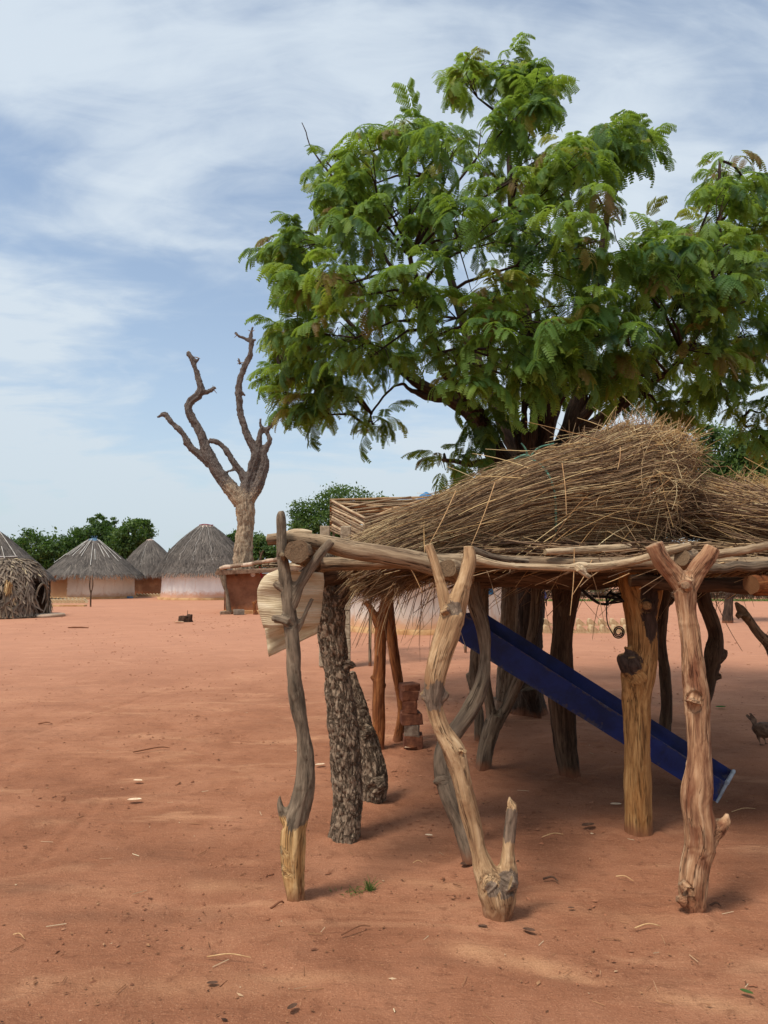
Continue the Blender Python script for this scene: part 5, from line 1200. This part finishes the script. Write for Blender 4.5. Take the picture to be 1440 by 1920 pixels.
c = G(92, 1156); mb = MB(); revolve(mb, [(0.0, 0.11), (0.40, 0.12), (0.50, 0.10), (0.53, 0.03), (0.48, -0.02)], (0, 0, 0), 26, 0.08, 2.0)
o = mb.build('stone_slab', M_SLAB, None, origin=(0, 0, 0)); o.location = (c[0], c[1], 0); o.scale = (1.0, 1.5, 1.0); tag(o, 'pale flat slab lying at the door of the palm leaf hut', 'slab')

# ------------------------------------------------------------------ mud shed
def shed():
    Y = 29.6; x0, x1 = P(421, 1075, Y)[0], P(600, 1075, Y)[0]; root = thing('mud_shed', 'low red brown mud shed with a rough flat roof of sticks and rags', 'shed', ((x0 + x1) / 2, Y, 0))
    H = 1.62; W = x1 - x0; cx = (x0 + x1) / 2
    n = 60; m = 22; V = np.zeros((n, m, 3))
    for i in range(n):
        for j in range(m):
            x = x0 + W * i / (n - 1); z = H * j / (m - 1) - 0.02; V[i, j] = (x, Y + 0.025 * mn.noise(Vector((x * 1.5, 0, z * 2))) + 0.02 * (1 - j / m), z)
    i, j = np.meshgrid(np.arange(n - 1), np.arange(m - 1), indexing='ij'); Q = np.stack([i * m + j, (i + 1) * m + j, (i + 1) * m + j + 1, i * m + j + 1], -1).reshape(-1, 4)
    mb = MB().add(V.reshape(-1, 3), quads=Q)
    V2 = V.copy(); V2[..., 1] = Y + 2.3; mb.add(V2.reshape(-1, 3), quads=Q)
    for xx in (x0, x1):
        mb.add([(xx, Y, -0.02), (xx, Y + 2.3, -0.02), (xx, Y + 2.3, H), (xx, Y, H)], quads=[[0, 1, 2, 3]])
    mb.build('wall', M_MUD2, root)
    box(MB(), (cx, Y - 0.10, 0.06), (W * 1.0, 0.30, 0.14), 0, 0.02).build('wall_foot', M_PLINTH, root, smooth=False)
    box(MB(), (P(443, 1075, Y)[0], Y - 0.005, 1.55), (0.10, 0.05, 0.09), 0).build('vent_hole', M_DARKBIT, root, smooth=False)
    # roof: earth bed, sticks, rags
    roofb = box(MB(), (cx, Y + 1.0, H + 0.13), (W + 0.5, 3.0, 0.16), (0, -0.05, 0), 0.03); rf = roofb.build('roof', M_STONE, root, smooth=False)
    r = random.Random(12)
    for q in range(34):
        x = x0 - 0.2 + r.random() * (W + 0.3); y = Y - 0.45 + r.random() * 0.8; l = r.uniform(0.4, 1.1); a = r.uniform(-0.5, 0.5) + (math.pi / 2 if r.random() < 0.35 else 0); z = H + 0.26 + 0.05 * (x - cx) + r.uniform(0, 0.14)
        tube(MB(), [(x, y, z, r.uniform(0.025, 0.06)), (x + l * 0.5 * math.cos(a), y + l * 0.5 * math.sin(a), z + r.uniform(-0.03, 0.06), r.uniform(0.025, 0.05)), (x + l * math.cos(a), y + l * math.sin(a), z + r.uniform(-0.08, 0.08), 0.025)], 7, 8, 0.3, q).build('roof_stick', r.choice([W_PALE, W_GREY, W_BEAM, W_PALE]), rf)
    for q in range(6):
        p = P(412 + q * 20, 1066 - q * 3.0, Y - 0.5); tube(MB(), [(p[0], p[1], p[2], 0.07), (p[0] + 0.25, p[1] + 0.02, p[2] + 0.04 + r.uniform(-0.02, 0.03), 0.09), (p[0] + 0.5, p[1], p[2] + 0.07, 0.06)], 9, 12, 0.3, q).build('rag_roll', M_SLAB if q % 2 == 0 else M_STONE, rf)
    tube(MB(), [PR(488, 1050, Y - 0.4, 5), PR(490, 1040, Y - 0.4, 4), PR(494, 1032, Y - 0.4, 3)], 6, 8, 0.3).build('twig', W_DARK, rf)
    tube(MB(), [PR(489, 1040, Y - 0.4, 3), PR(486, 1033, Y - 0.4, 2)], 6, 6, 0.3).build('twig', W_DARK, rf)
    wood('corner_post', [L(Y - 0.4, (432, 1152, 10), (428, 1138, 10), (426, 1115, 7), (420, 1095, 8), (414, 1078, 8), (410, 1066, 9)), L(Y - 0.4, (425, 1112, 7), (421, 1090, 7), (422, 1066, 8))], W_GREY, root, 0.02, 2, 0.01, 0.004, 3.0, None)
    box(MB(), PR(489, 1073, Y - 0.3, 1)[:3], (0.07, 0.03, 0.46), (0, -0.25, 0)).build('red_strip', M_REDRAG, root, smooth=False)
    mb = MB(); p = P(474.5, 1077, Y - 0.04); revolve(mb, [(0.0, 0.0), (0.06, 0.008), (0.09, 0.03), (0.095, 0.03), (0.06, -0.01), (0.0, -0.015)], (0, 0, 0), 20)
    V0 = mb.V[0].copy(); mb.V[0] = np.stack([V0[:, 0] + p[0], -V0[:, 2] + p[1], V0[:, 1] + p[2]], 1); mb.build('hung_plate', M_PLATE, root)
shed()
pxbox('grey_block', 437, 456, 1143, 1153, 28.6, 0.3, M_GREYWALL, 'small grey block on the ground in front of the mud shed', 'block', None, 0.2, 0.02)
pxbox('flat_stone', 412, 430, 1147, 1152, 28.9, 0.25, M_STONE, 'flat brown stone by the foot of the shed post', 'stone', None, 0.3, 0.02)
fs = thing('forked_stick', 'short forked stick standing by the mud shed wall', 'stick', G(477, 1150))
wood('stick', [L(28.8, (477, 1153, 5), (477, 1140, 6), (475, 1128, 6)), L(28.8, (475, 1135, 5), (482, 1126, 4)), L(28.8, (478, 1142, 5), (483, 1152, 4))], W_RUST, fs, 0.02, 1, 0.005, 0.002, 1.0, None)

# stump in the yard
sc_ = G(348, 1166); st_ = thing('tree_stump', 'dark cut stump with a dry shoot standing alone in the yard', 'stump', sc_)
wood('stump', [[(sc_[0], sc_[1], -0.1, 0.26), (sc_[0], sc_[1], 0.05, 0.23), (sc_[0], sc_[1], 0.2, 0.21)], [(sc_[0] + 0.12, sc_[1], 0.0, 0.12), (sc_[0] + 0.14, sc_[1], 0.25, 0.09)], [(sc_[0] - 0.14, sc_[1], 0.0, 0.1), (sc_[0] - 0.16, sc_[1], 0.2, 0.08)]], M_STUMP, st_, 0.025, 1, 0.04, 0.02, 2.0, None, facet=0.03)
tube(MB(), [(sc_[0] + 0.05, sc_[1], 0.15, 0.014), (sc_[0] + 0.06, sc_[1], 0.38, 0.008)], 5, 4).build('shoot', W_DARK, st_)

# forked prop in front of the blue-capped hut
fp = thing('forked_prop', 'slender forked pole standing before the hut with roof sticks', 'pole', G(170, 1136))
wood('pole', [L(35.5, (170, 1140, 3.6), (170, 1120, 3.2), (171, 1108, 3.2)), L(35.5, (170, 1112, 2.6), (168, 1098, 2.6), (169, 1083, 2.2)), L(35.5, (171, 1112, 2.4), (174, 1098, 2.2), (173, 1083, 2))], W_DARK, fp, 0.012, 1, 0.006, 0.003, 1.0, None)

# ------------------------------------------------------------------ bricks laid out to dry
def brick_rows(rows, label, group):
    proto = None
    for ri, (pxa, pxb, py, n, s) in enumerate(rows):
        row = '' if len(rows) == 1 else (', nearer row' if py == max(q[2] for q in rows) else ', farther row')
        for i in range(n):
            px = pxa + (pxb - pxa) * (i + 0.5) / n; g = G(px, py)
            if proto is None:
                w_, h_, d_ = 0.16 * s, 0.13 * s, 0.12 * s
                pf_ = np.array([(-w_, -0.1), (w_, -0.1), (w_, -0.085), (-w_ * 0.55, h_), (-w_ * 0.8, h_ * 0.9), (-w_, 0.02)])
                V = np.array([(x, y, z) for y in (-d_, d_) for x, z in pf_]); proto = MB().add(V, tris=[[0, 1, 2], [0, 2, 5], [2, 3, 5], [3, 4, 5], [8, 7, 6], [11, 8, 6], [11, 9, 8], [11, 10, 9]], quads=[[k, k + 6, (k + 1) % 6 + 6, (k + 1) % 6] for k in range(6)]); me = proto.mesh('brick', (0, 0, 0), False); me.materials.append(M_DRYBRICK)
            o = bpy.data.objects.new('drying_brick', me); COL.objects.link(o); o.location = (g[0], g[1], 0.098); o.rotation_euler = (0, 0, RNG.normal(0, 0.07))
            tag(o, label + row, 'brick', group)
brick_rows([(1016, 1185, 1173, 8, 0.95), (1018, 1190, 1187, 8, 1.0)], 'pale mud brick leaning in the drying rows beyond the dark post', 'bricks drying beyond the platform')
brick_rows([(92, 162, 1131, 10, 1.0), (96, 164, 1128, 9, 1.0)], 'pale mud brick in the drying rows before the blue capped hut', 'bricks drying by the blue capped hut')
brick_rows([(256, 306, 1118.5, 8, 0.95)], 'pale mud brick in the row along the small brown hut', 'bricks drying by the brown hut')
g = G(122, 1137); o = box(MB(), (0, 0, 0.03), (2.0, 0.35, 0.08), 0, 0.01).build('drying_board', M_PLINTH, None, smooth=False); o.location = (g[0], g[1], 0); tag(o, 'long earth coloured board lying before the drying brick rows', 'board')
g = G(244, 1122); o = box(MB(), (0, 0, 0.06), (0.34, 0.3, 0.14), 0.2, 0.02).build('blue_basin', M_BLUECAP, None, smooth=False); o.location = (g[0], g[1], 0); tag(o, 'small blue bundle on the ground beside the blue door', 'bundle')

# ------------------------------------------------------------------ stick crib on block pillars
def crib():
    root = thing('stick_crib', 'open crib of stacked sticks raised on block pillars', 'crib', (P(650, 1075, 13.0)[0], 13.4, 0))
    bl, nl, br = P(626, 939, 14.6), P(694, 975, 12.8), P(870, 930, 15.0); dz = 0.60; r = random.Random(4)
    n = 12
    for k in range(n):
        z = -dz * k / (n - 1)
        a = bl + np.array([r.uniform(-0.04, 0.0), 0, z]); b = nl + np.array([r.uniform(-0.01, 0.05), 0, z * 0.86]); rr_ = r.uniform(0.020, 0.030)
        tube(MB(), [tuple(a) + (rr_,), tuple((a + b) / 2 + np.array([0, 0, r.uniform(-0.02, 0.015)])) + (rr_,), tuple(b) + (rr_ * 0.9,)], 7, 9, 0.2, k).build('stick', W_BEAM if k % 3 else W_PALE, root)
        a = bl + np.array([-0.08, 0.02, z + 0.018]); b = br + np.array([0, 0.02, z + 0.018 + r.uniform(-0.02, 0.02)])
        tube(MB(), [tuple(a) + (0.026,), tuple(a * 0.5 + b * 0.5 + np.array([0, 0, r.uniform(-0.02, 0.02)])) + (0.026,), tuple(b) + (0.018,)], 7, 12, 0.2, k + 20).build('stick', r.choice([W_BEAM, W_TAN, W_RUST]), root)
        a = nl + np.array([-0.1, 0, z * 0.86 + 0.02]); b = br + np.array([-0.1, -1.8, z * 0.86 - 0.10])
        tube(MB(), [tuple(a) + (0.026,), tuple(b) + (0.018,)], 7, 10, 0.2, k + 40).build('stick', W_BEAM, root)
    # ragged loose sticks inside, rising to the right
    for q in range(9):
        u = r.random(); a = bl * (1 - u) + nl * u + np.array([0.02, 0.05, -0.02]); b = P(r.uniform(770, 830), r.uniform(930, 965), r.uniform(13.2, 14.6))
        tube(MB(), [tuple(a) + (0.022,), tuple(a * 0.5 + b * 0.5 + np.array([0, 0, 0.02])) + (0.022,), tuple(b) + (0.015,)], 6, 10, 0.2, q).build('stick', r.choice([W_TAN, W_BEAM]), root)
    # uprights
    for p in (bl, nl, br):
        tube(MB(), [(p[0], p[1], 0, 0.03), (p[0], p[1], p[2] - 0.0, 0.022)], 7, 8, 0.2).build('upright', W_GREY, root)
    for (xa, xb, yt) in ((600, 618, 986), (638, 657, 987)):
        Y = 12.6; t = P(xa, yt, Y); xm = (P(xa, yt, Y)[0] + P(xb, yt, Y)[0]) / 2; zt = t[2]; k = 0
        while zt > 0.02:
            h = min(0.24, zt); box(MB(), (xm + RNG.normal(0, 0.004), Y + 0.07, zt - h / 2), ((xb - xa) * Y / F, 0.2, h - 0.004), 0, 0.002).build('block', M_BLOCK, root, smooth=False); zt -= 0.24
crib()

# ------------------------------------------------------------------ far edge of the yard
fw = thing('stick_fence', 'long low grey brushwood fence along the far edge of the yard', 'fence', (20, 45, 0))
rng = np.random.default_rng(90); n = 2600
st = np.stack([rng.uniform(6.5, 44, n), rng.uniform(44.7, 45.3, n), rng.uniform(0.0, 0.3, n)], 1); d = rng.normal(0, 0.35, (n, 3)) + np.array([0, 0, 1]); d /= np.linalg.norm(d, axis=1)[:, None]
loose_stems(st, d, rng.uniform(0.3, 0.75, n), W_GREY, fw, 91, K=3, r=(0.012, 0.03))
for q in range(10):
    z = 0.15 + 0.06 * q; tube(MB(), [(6.3, 44.9, z, 0.03), (16, 44.9 + 0.1 * math.sin(q), z + 0.05 * math.sin(q * 2), 0.03), (28, 44.9, z, 0.03), (44, 44.9, z + 0.04, 0.03)], 5, 30, 0.3, q, wob=0.05).build('rail', W_GREY, fw)
rng = np.random.default_rng(92); n = 5000
st = np.stack([rng.uniform(7, 44, n), rng.uniform(42.3, 44.6, n), np.zeros(n)], 1); d = rng.normal(0, 0.4, (n, 3)) + np.array([0, 0, 1]); d /= np.linalg.norm(d, axis=1)[:, None]
gt = MB(); strands(gt, st[:, None] + d[:, None] * rng.uniform(0.05, 0.16, n)[:, None, None] * np.linspace(0, 1, 3)[None, :, None], np.repeat(np.array([[0.02, 0.014, 0.004]]), n, 0), 3)
tag(gt.build('grass_strip', M_GRASS), 'strip of short green grass along the far fence', 'grass', kind='stuff')
tag(leafy('scrub', 'line of scrubby low bushes behind the brushwood fence seen through the posts', 'scrub', 1350, 50, [(1120, 1095, 60, 16), (1250, 1095, 60, 18), (1370, 1092, 70, 20), (1470, 1090, 60, 22)], 3800, 0.2, None, None, 95, trunk=False), kind='stuff')

# ------------------------------------------------------------------ person half hidden behind the tree
def person():
    Y = 23.5; b = P(1013, 1075, Y); root = thing('person', 'person in a blue shirt and dark trousers standing half hidden behind the tree trunk', 'person', (b[0], Y, 0))
    s = 1.22 / 1.7; x = b[0]
    def pt(dx, dy, z, r): return (x + dx * s, Y + dy * s, z * s, r * s)
    wood('body', [[pt(0, 0, 0.95, 0.15), pt(0, 0, 1.2, 0.14), pt(0, 0, 1.4, 0.12), pt(0, 0, 1.5, 0.06)], [pt(0, -0.01, 1.45, 0.055), pt(0, -0.02, 1.55, 0.085), pt(0, -0.02, 1.63, 0.095), pt(0, -0.01, 1.72, 0.05)], [pt(0, -0.11, 1.6, 0.018), pt(0, -0.125, 1.585, 0.014)],
                  [pt(0.08, 0, 0.95, 0.085), pt(0.09, 0, 0.5, 0.055), pt(0.09, 0, 0.08, 0.04), pt(0.09, -0.12, 0.03, 0.035)], [pt(-0.08, 0, 0.95, 0.085), pt(-0.09, 0, 0.5, 0.055), pt(-0.09, 0, 0.08, 0.04), pt(-0.09, -0.12, 0.03, 0.035)],
                  [pt(0.14, 0, 1.4, 0.06), pt(0.23, 0, 1.12, 0.045), pt(0.24, -0.05, 0.86, 0.032), pt(0.24, -0.07, 0.76, 0.02)], [pt(-0.14, 0, 1.4, 0.06), pt(-0.23, 0, 1.12, 0.045), pt(-0.24, -0.05, 0.86, 0.032), pt(-0.24, -0.07, 0.76, 0.02)]], M_SKIN, root, 0.018, 2, 0.0, 0.0, 0.0, None, facet=0.0)
    wood('shirt', [[pt(0, 0, 0.84, 0.185), pt(0, 0, 1.1, 0.17), pt(0, 0, 1.35, 0.155), pt(0, 0, 1.44, 0.10)], [pt(0.13, 0, 1.4, 0.08), pt(0.21, 0, 1.2, 0.075), pt(0.225, 0, 1.1, 0.07)], [pt(-0.13, 0, 1.4, 0.08), pt(-0.21, 0, 1.2, 0.075), pt(-0.225, 0, 1.1, 0.07)]], M_SHIRT, root, 0.018, 1, 0.01, 0.0, 1.0, None, facet=0.0)
    wood('trousers', [[pt(0.08, 0, 0.9, 0.11), pt(0.09, 0, 0.5, 0.085), pt(0.09, 0, 0.14, 0.07)], [pt(-0.08, 0, 0.9, 0.11), pt(-0.09, 0, 0.5, 0.085), pt(-0.09, 0, 0.14, 0.07)]], M_TROUSER, root, 0.018, 1, 0.008, 0.0, 2.0, None, facet=0.0)
    wood('hair', [[pt(0, 0.02, 1.66, 0.095), pt(0, 0.02, 1.735, 0.06)]], M_DARKBIT, root, 0.018, 1, 0.0, 0.0, 2.0, None, facet=0.0)
person()

# ------------------------------------------------------------------ hen at the edge
def hen():
    Y = 6.9; b = P(1424, 1395, Y); root = thing('hen', 'dark brown hen standing at the edge of the platform shade', 'hen', (b[0], Y, 0)); x = b[0]
    def pt(dx, dy, z, r): return (x + dx, Y + dy, z, r)
    wood('body', [[pt(-0.05, 0, 0.17, 0.03), pt(0.0, 0, 0.15, 0.065), pt(0.06, 0, 0.14, 0.075), pt(0.12, 0, 0.16, 0.06), pt(0.16, 0, 0.21, 0.038), pt(0.175, 0, 0.27, 0.026), pt(0.18, 0, 0.31, 0.025), pt(0.19, 0, 0.325, 0.02)], [pt(0.19, 0, 0.315, 0.012), pt(0.225, 0, 0.305, 0.003)],
        [pt(0.0, -0.02, 0.12, 0.04), pt(-0.015, -0.02, 0.075, 0.018), pt(-0.005, -0.02, 0.03, 0.008), pt(-0.005, -0.02, 0.0, 0.007)], [pt(0.07, 0.03, 0.11, 0.04), pt(0.06, 0.03, 0.07, 0.018), pt(0.07, 0.03, 0.03, 0.008), pt(0.07, 0.03, 0.0, 0.007)],
        [pt(-0.005, -0.02, 0.008, 0.007), pt(0.04, -0.03, 0.006, 0.004)], [pt(-0.005, -0.02, 0.008, 0.007), pt(0.035, 0.0, 0.006, 0.004)], [pt(0.07, 0.03, 0.008, 0.007), pt(0.11, 0.03, 0.006, 0.004)]], M_FEATHER, root, 0.006, 1, 0.006, 0.003, 1.0, None, facet=0.0)
    r = random.Random(2)
    for q in range(9):
        a = 1.62 + q * 0.045 + r.uniform(-0.04, 0.04); l = r.uniform(0.09, 0.14); p0 = np.array([x - 0.035, Y + r.uniform(-0.02, 0.02), 0.165])
        Pk = np.array([[p0, p0 + np.array([l * 0.5 * math.cos(a), 0, l * 0.5 * math.sin(a)]), p0 + np.array([l * math.cos(a + 0.25), 0, l * math.sin(a + 0.25)])]]); ribbons(MB(), Pk, np.array([[0.012, 0.017, 0.006]]), np.array([[0.25, -1, 0.1 * (q - 4)]]), np.array([0.5])).build('tail_feather', M_FEATHER2, root)
    box(MB(), (x + 0.192, Y, 0.348), (0.035, 0.008, 0.022), 0).build('comb', M_REDRAG, root, smooth=False)
hen()

# ------------------------------------------------------------------ small things on the ground
def curl_leaf(px, py, s, mat, label, cat='dry leaf', yaw=0.0, name='dry_leaf'):
    g = G(px, py); n, m = 9, 5; V = []
    for i in range(n):
        for j in range(m):
            u, w_ = i / (n - 1) * 2 - 1, j / (m - 1) * 2 - 1; ww = (1 - u * u) ** 0.6
            V.append((u * s * 0.5, w_ * ww * s * 0.24, s * (0.04 + 0.10 * abs(w_) * ww + 0.07 * u * u)))
    V = np.array(V); c_, s_ = math.cos(yaw), math.sin(yaw); V = np.stack([V[:, 0] * c_ - V[:, 1] * s_, V[:, 0] * s_ + V[:, 1] * c_, V[:, 2] + 0.012], 1)
    i, j = np.meshgrid(np.arange(n - 1), np.arange(m - 1), indexing='ij'); Q = np.stack([i * m + j, (i + 1) * m + j, (i + 1) * m + j + 1, i * m + j + 1], -1).reshape(-1, 4)
    o = MB().add(V, quads=Q).build(name, mat, None); o.location = (g[0], g[1], 0); return tag(o, label, cat)
def twig(px0, py0, px1, py1, w, mat, label, cat='twig', name='dry_twig', bend=0.012):
    a, b = G(px0, py0, 0.016), G(px1, py1, 0.016); m_ = (a + b) / 2 + np.array([bend, bend, 0.012]); r = w * 0.5
    o = tube(MB(), [tuple(a) + (r,), tuple(m_) + (r * 0.9,), tuple(b) + (r * 0.6,)], 6, 10, 0.25, px0).build(name, mat, None, origin=tuple((a + b) / 2 * np.array([1, 1, 0]))); return tag(o, label, cat)
curl_leaf(252, 1505, 0.10, M_PALEBIT, 'pale dry leaf alone on the open ground left of the grey post', yaw=0.2)
curl_leaf(258, 1468, 0.08, M_PALEBIT, 'pale leaf lying just beyond the other leaf on the open ground', yaw=-0.2)
curl_leaf(600, 1438, 0.09, M_PALEBIT, 'pale scrap lying behind the grey post', yaw=0.5)
curl_leaf(804, 1571, 0.05, M_PALEBIT, 'small white curled scrap in the shade by the leaning post', yaw=-0.3)
curl_leaf(335, 1169, 0.35, M_PALEBIT, 'white chip lying at the foot of the yard stump', yaw=0.1)
curl_leaf(1103, 1553, 0.10, M_DARKBIT, 'curled dark leaf on the shaded ground beside the ochre post', yaw=0.4)
curl_leaf(548, 1896, 0.05, M_DARKBIT, 'dark crumpled leaf at the bottom of the picture', yaw=0.9)
curl_leaf(398, 1851, 0.045, M_DARKBIT, 'dark curled bark flake on the foreground soil', yaw=0.1)
curl_leaf(880, 1627, 0.11, M_DARKBIT, 'dark flake of bark behind the foot of the leaning post', yaw=0.3)
curl_leaf(905, 1743, 0.045, M_DARKBIT, 'dark crumb directly in front of the leaning post', yaw=0.0)
curl_leaf(1071, 1708, 0.035, M_DARKBIT, 'black lump on bare soil between the two right front posts', yaw=0.0)
curl_leaf(992, 1751, 0.06, M_DARKBIT, 'brown curled leaf right of the leaning post foot', yaw=-0.4)
curl_leaf(1400, 1868, 0.05, M_GRASS, 'small green leaf on the soil in the lower right', yaw=-0.7)
curl_leaf(770, 1406, 0.12, M_PALEBIT, 'pale flake lying in front of the brick stack', yaw=0.2)
curl_leaf(1352, 1329, 0.14, M_GRASS, 'fallen green leaf behind the red brown post', yaw=0.1)
curl_leaf(1155, 1513, 0.08, M_PALEBIT, 'pale scrap of leaf left of the ochre post foot', yaw=0.0)
twig(388, 1794, 470, 1795, 0.006, M_STRAWBIT, 'straight pale straw lying on the foreground soil', 'straw', 'loose_straw', 0.002)
twig(640, 1753, 694, 1736, 0.007, W_DARK, 'thin dark stick on the ground right of the grey post')
twig(508, 1703, 532, 1692, 0.012, W_DARK, 'short dark stick touching the foot of the grey post')
twig(1017, 1569, 1056, 1564, 0.006, M_STRAWBIT, 'pale straw in the shade behind the leaning post stub', 'straw', 'loose_straw', 0.003)
twig(1155, 1643, 1188, 1652, 0.006, M_STRAWBIT, 'pale straw in front of the ochre post', 'straw', 'loose_straw', 0.003)
twig(1190, 1740, 1238, 1736, 0.007, M_STRAWBIT, 'brown straw lying left of the red brown post foot', 'straw', 'loose_straw', 0.004)
twig(1372, 1522, 1416, 1516, 0.005, M_STRAWBIT, 'long straw in the shade right of the red brown post', 'straw', 'loose_straw', 0.003)
twig(1018, 1648, 1046, 1652, 0.012, M_DARKBIT, 'dark twig on the ground right of the leaning post stub')
twig(1328, 1700, 1352, 1699, 0.010, M_DARKBIT, 'dark twig just right of the red brown post foot')
twig(774, 1618, 792, 1617, 0.004, M_STRAWBIT, 'short pale straw between the bark post and the leaning post', 'straw', 'loose_straw', 0.002)
twig(25, 1752, 46, 1760, 0.005, M_STRAWBIT, 'small straw at the far left of the foreground', 'straw', 'loose_straw', 0.002)
twig(72, 1357, 98, 1357, 0.016, W_DARK, 'short stick lying on the open yard at the left')
twig(128, 1177, 166, 1177, 0.05, W_DARK, 'long thin stick lying far across the yard before the palm hut')
twig(250, 1410, 318, 1402, 0.012, W_DARK, 'thin curved stick on the middle of the open yard', bend=0.05)
# grass tuft
rng = np.random.default_rng(70); g = G(692, 1668); gr = thing('grass_tuft', 'small green grass tuft growing between the front posts', 'grass tuft', g)
n = 60; st = np.array([g[0], g[1], 0.0]) + rng.normal(0, 0.012, (n, 3)) * np.array([1, 1, 0]); d = rng.normal(0, 0.55, (n, 3)) + np.array([0, 0, 1.0]); d /= np.linalg.norm(d, axis=1)[:, None]
loose_stems(st, d, rng.uniform(0.03, 0.085, n), M_GRASS, gr, 71, K=4, r=(0.0012, 0.002), sag=0.3)
n = 50; st = np.array([G(660, 1672)[0], G(660, 1672)[1], 0.0]) + rng.normal(0, 0.04, (n, 3)) * np.array([1, 0.6, 0]); d = rng.normal(0, 0.8, (n, 3)) + np.array([0, 0, 0.7]); d /= np.linalg.norm(d, axis=1)[:, None]
g2 = thing('grass_tuft', 'sparse flattened weeds left of the green grass tuft', 'grass tuft', G(660, 1672)); loose_stems(st, d, rng.uniform(0.02, 0.05, n), M_GRASS, g2, 72, K=4, r=(0.001, 0.002), sag=0.4)
# uncountable litter: crumbs, chaff and pebbles
def litter():
    rng = np.random.default_rng(80); mb = MB(); n = 1000
    px = rng.uniform(-60, 1500, n); py = 1130 + 790 * rng.random(n) ** 0.8
    for i in range(n):
        g = G(px[i], py[i]); s = rng.uniform(0.004, 0.012) * (1 + 0.10 * g[1]) * (1.8 if rng.random() < 0.04 else 1.0) * 0.5
        v = rng.normal(size=(6, 3)); v /= np.linalg.norm(v, axis=1)[:, None]; v *= np.array([1.0, 0.7, 0.4]) * s
        o = np.array([[1, 0, 0], [0, 1, 0], [-1, 0, 0], [0, -1, 0], [0, 0, 1], [0, 0, -1]]) * np.array([s * rng.uniform(0.7, 1.8), s * 0.7, s * 0.4]); a = rng.uniform(0, 3.14); c_, s_ = math.cos(a), math.sin(a)
        o = np.stack([o[:, 0] * c_ - o[:, 1] * s_, o[:, 0] * s_ + o[:, 1] * c_, o[:, 2]], 1) + v * 0.25
        mb.add(o + np.array([g[0], g[1], 0.006]), tris=[[0, 1, 4], [1, 2, 4], [2, 3, 4], [3, 0, 4], [1, 0, 5], [2, 1, 5], [3, 2, 5], [0, 3, 5]], rnd=float(np.clip(rng.normal(0.5, 0.22), 0, 1)))
    n = 130; px = rng.uniform(0, 1440, n); py = 1300 + 620 * rng.random(n); st = np.array([G(a, b, 0.008) for a, b in zip(px, py)])
    d = rng.normal(size=(n, 3)) * np.array([1, 1, 0.03]); d /= np.linalg.norm(d, axis=1)[:, None]; l = rng.uniform(0.02, 0.09, n)
    strands(mb, st[:, None] + d[:, None] * l[:, None, None] * np.linspace(0, 1, 3)[None, :, None], np.repeat(rng.uniform(0.001, 0.0022, n)[:, None], 3, 1), 3, rnd=np.clip(rng.normal(0.75, 0.2, n), 0, 1), rng=rng)
    tag(mb.build('ground_litter', M_FAIR, smooth=False), 'scattered crumbs, chaff and pebbles on the red earth', 'litter', kind='stuff')
litter()

def clods():
    rng = np.random.default_rng(83); n = 3000; mb = MB()
    px = rng.uniform(-80, 1520, n); py = 1150 + 700 * rng.random(n) ** 1.7; cl = np.array([[rng.uniform(0, 1440), 1160 + 500 * rng.random() ** 1.4] for _ in range(60)]); pick = rng.random(n) < 0.6; k = rng.integers(0, 60, n)
    px = np.where(pick, cl[k, 0] + rng.normal(0, 55, n), px); py = np.where(pick, cl[k, 1] + rng.normal(0, 9, n), py); py = np.clip(py, 1142, 1915)
    base = np.array([[1, 0, 0], [0.3, 0.9, 0], [-0.8, 0.5, 0], [-0.9, -0.5, 0], [0.2, -0.9, 0], [0.1, 0, 1.0]])
    Vs = np.zeros((n, 6, 3))
    for i in range(n):
        g = G(px[i], py[i]); s = rng.uniform(0.002, 0.0075) * (0.7 + 0.16 * min(g[1], 18)); a = rng.uniform(0, 6.28); c_, s_ = math.cos(a), math.sin(a)
        o = (base + rng.normal(0, 0.18, (6, 3))) * np.array([s * rng.uniform(0.9, 2.4), s, s * rng.uniform(0.4, 0.8)])
        Vs[i] = np.stack([o[:, 0] * c_ - o[:, 1] * s_ + g[0], o[:, 0] * s_ + o[:, 1] * c_ + g[1], o[:, 2]], 1)
    T = (np.array([[0, 1, 5], [1, 2, 5], [2, 3, 5], [3, 4, 5], [4, 0, 5]])[None] + (np.arange(n) * 6)[:, None, None]).reshape(-1, 3)
    mb.add(Vs.reshape(-1, 3), tris=T, rnd=np.repeat(np.clip(rng.normal(0.35, 0.2, n), 0, 1), 6))
    tag(mb.build('soil_clods', M_CLOD, smooth=False), 'small clods and grit of red soil strewn over the yard', 'clods', kind='stuff')
M_CLOD = rnd_mat('soil_clod', [(0.0, S(112, 72, 52)), (0.5, S(150, 98, 70)), (1.0, S(190, 140, 108))], 0.95)
clods()
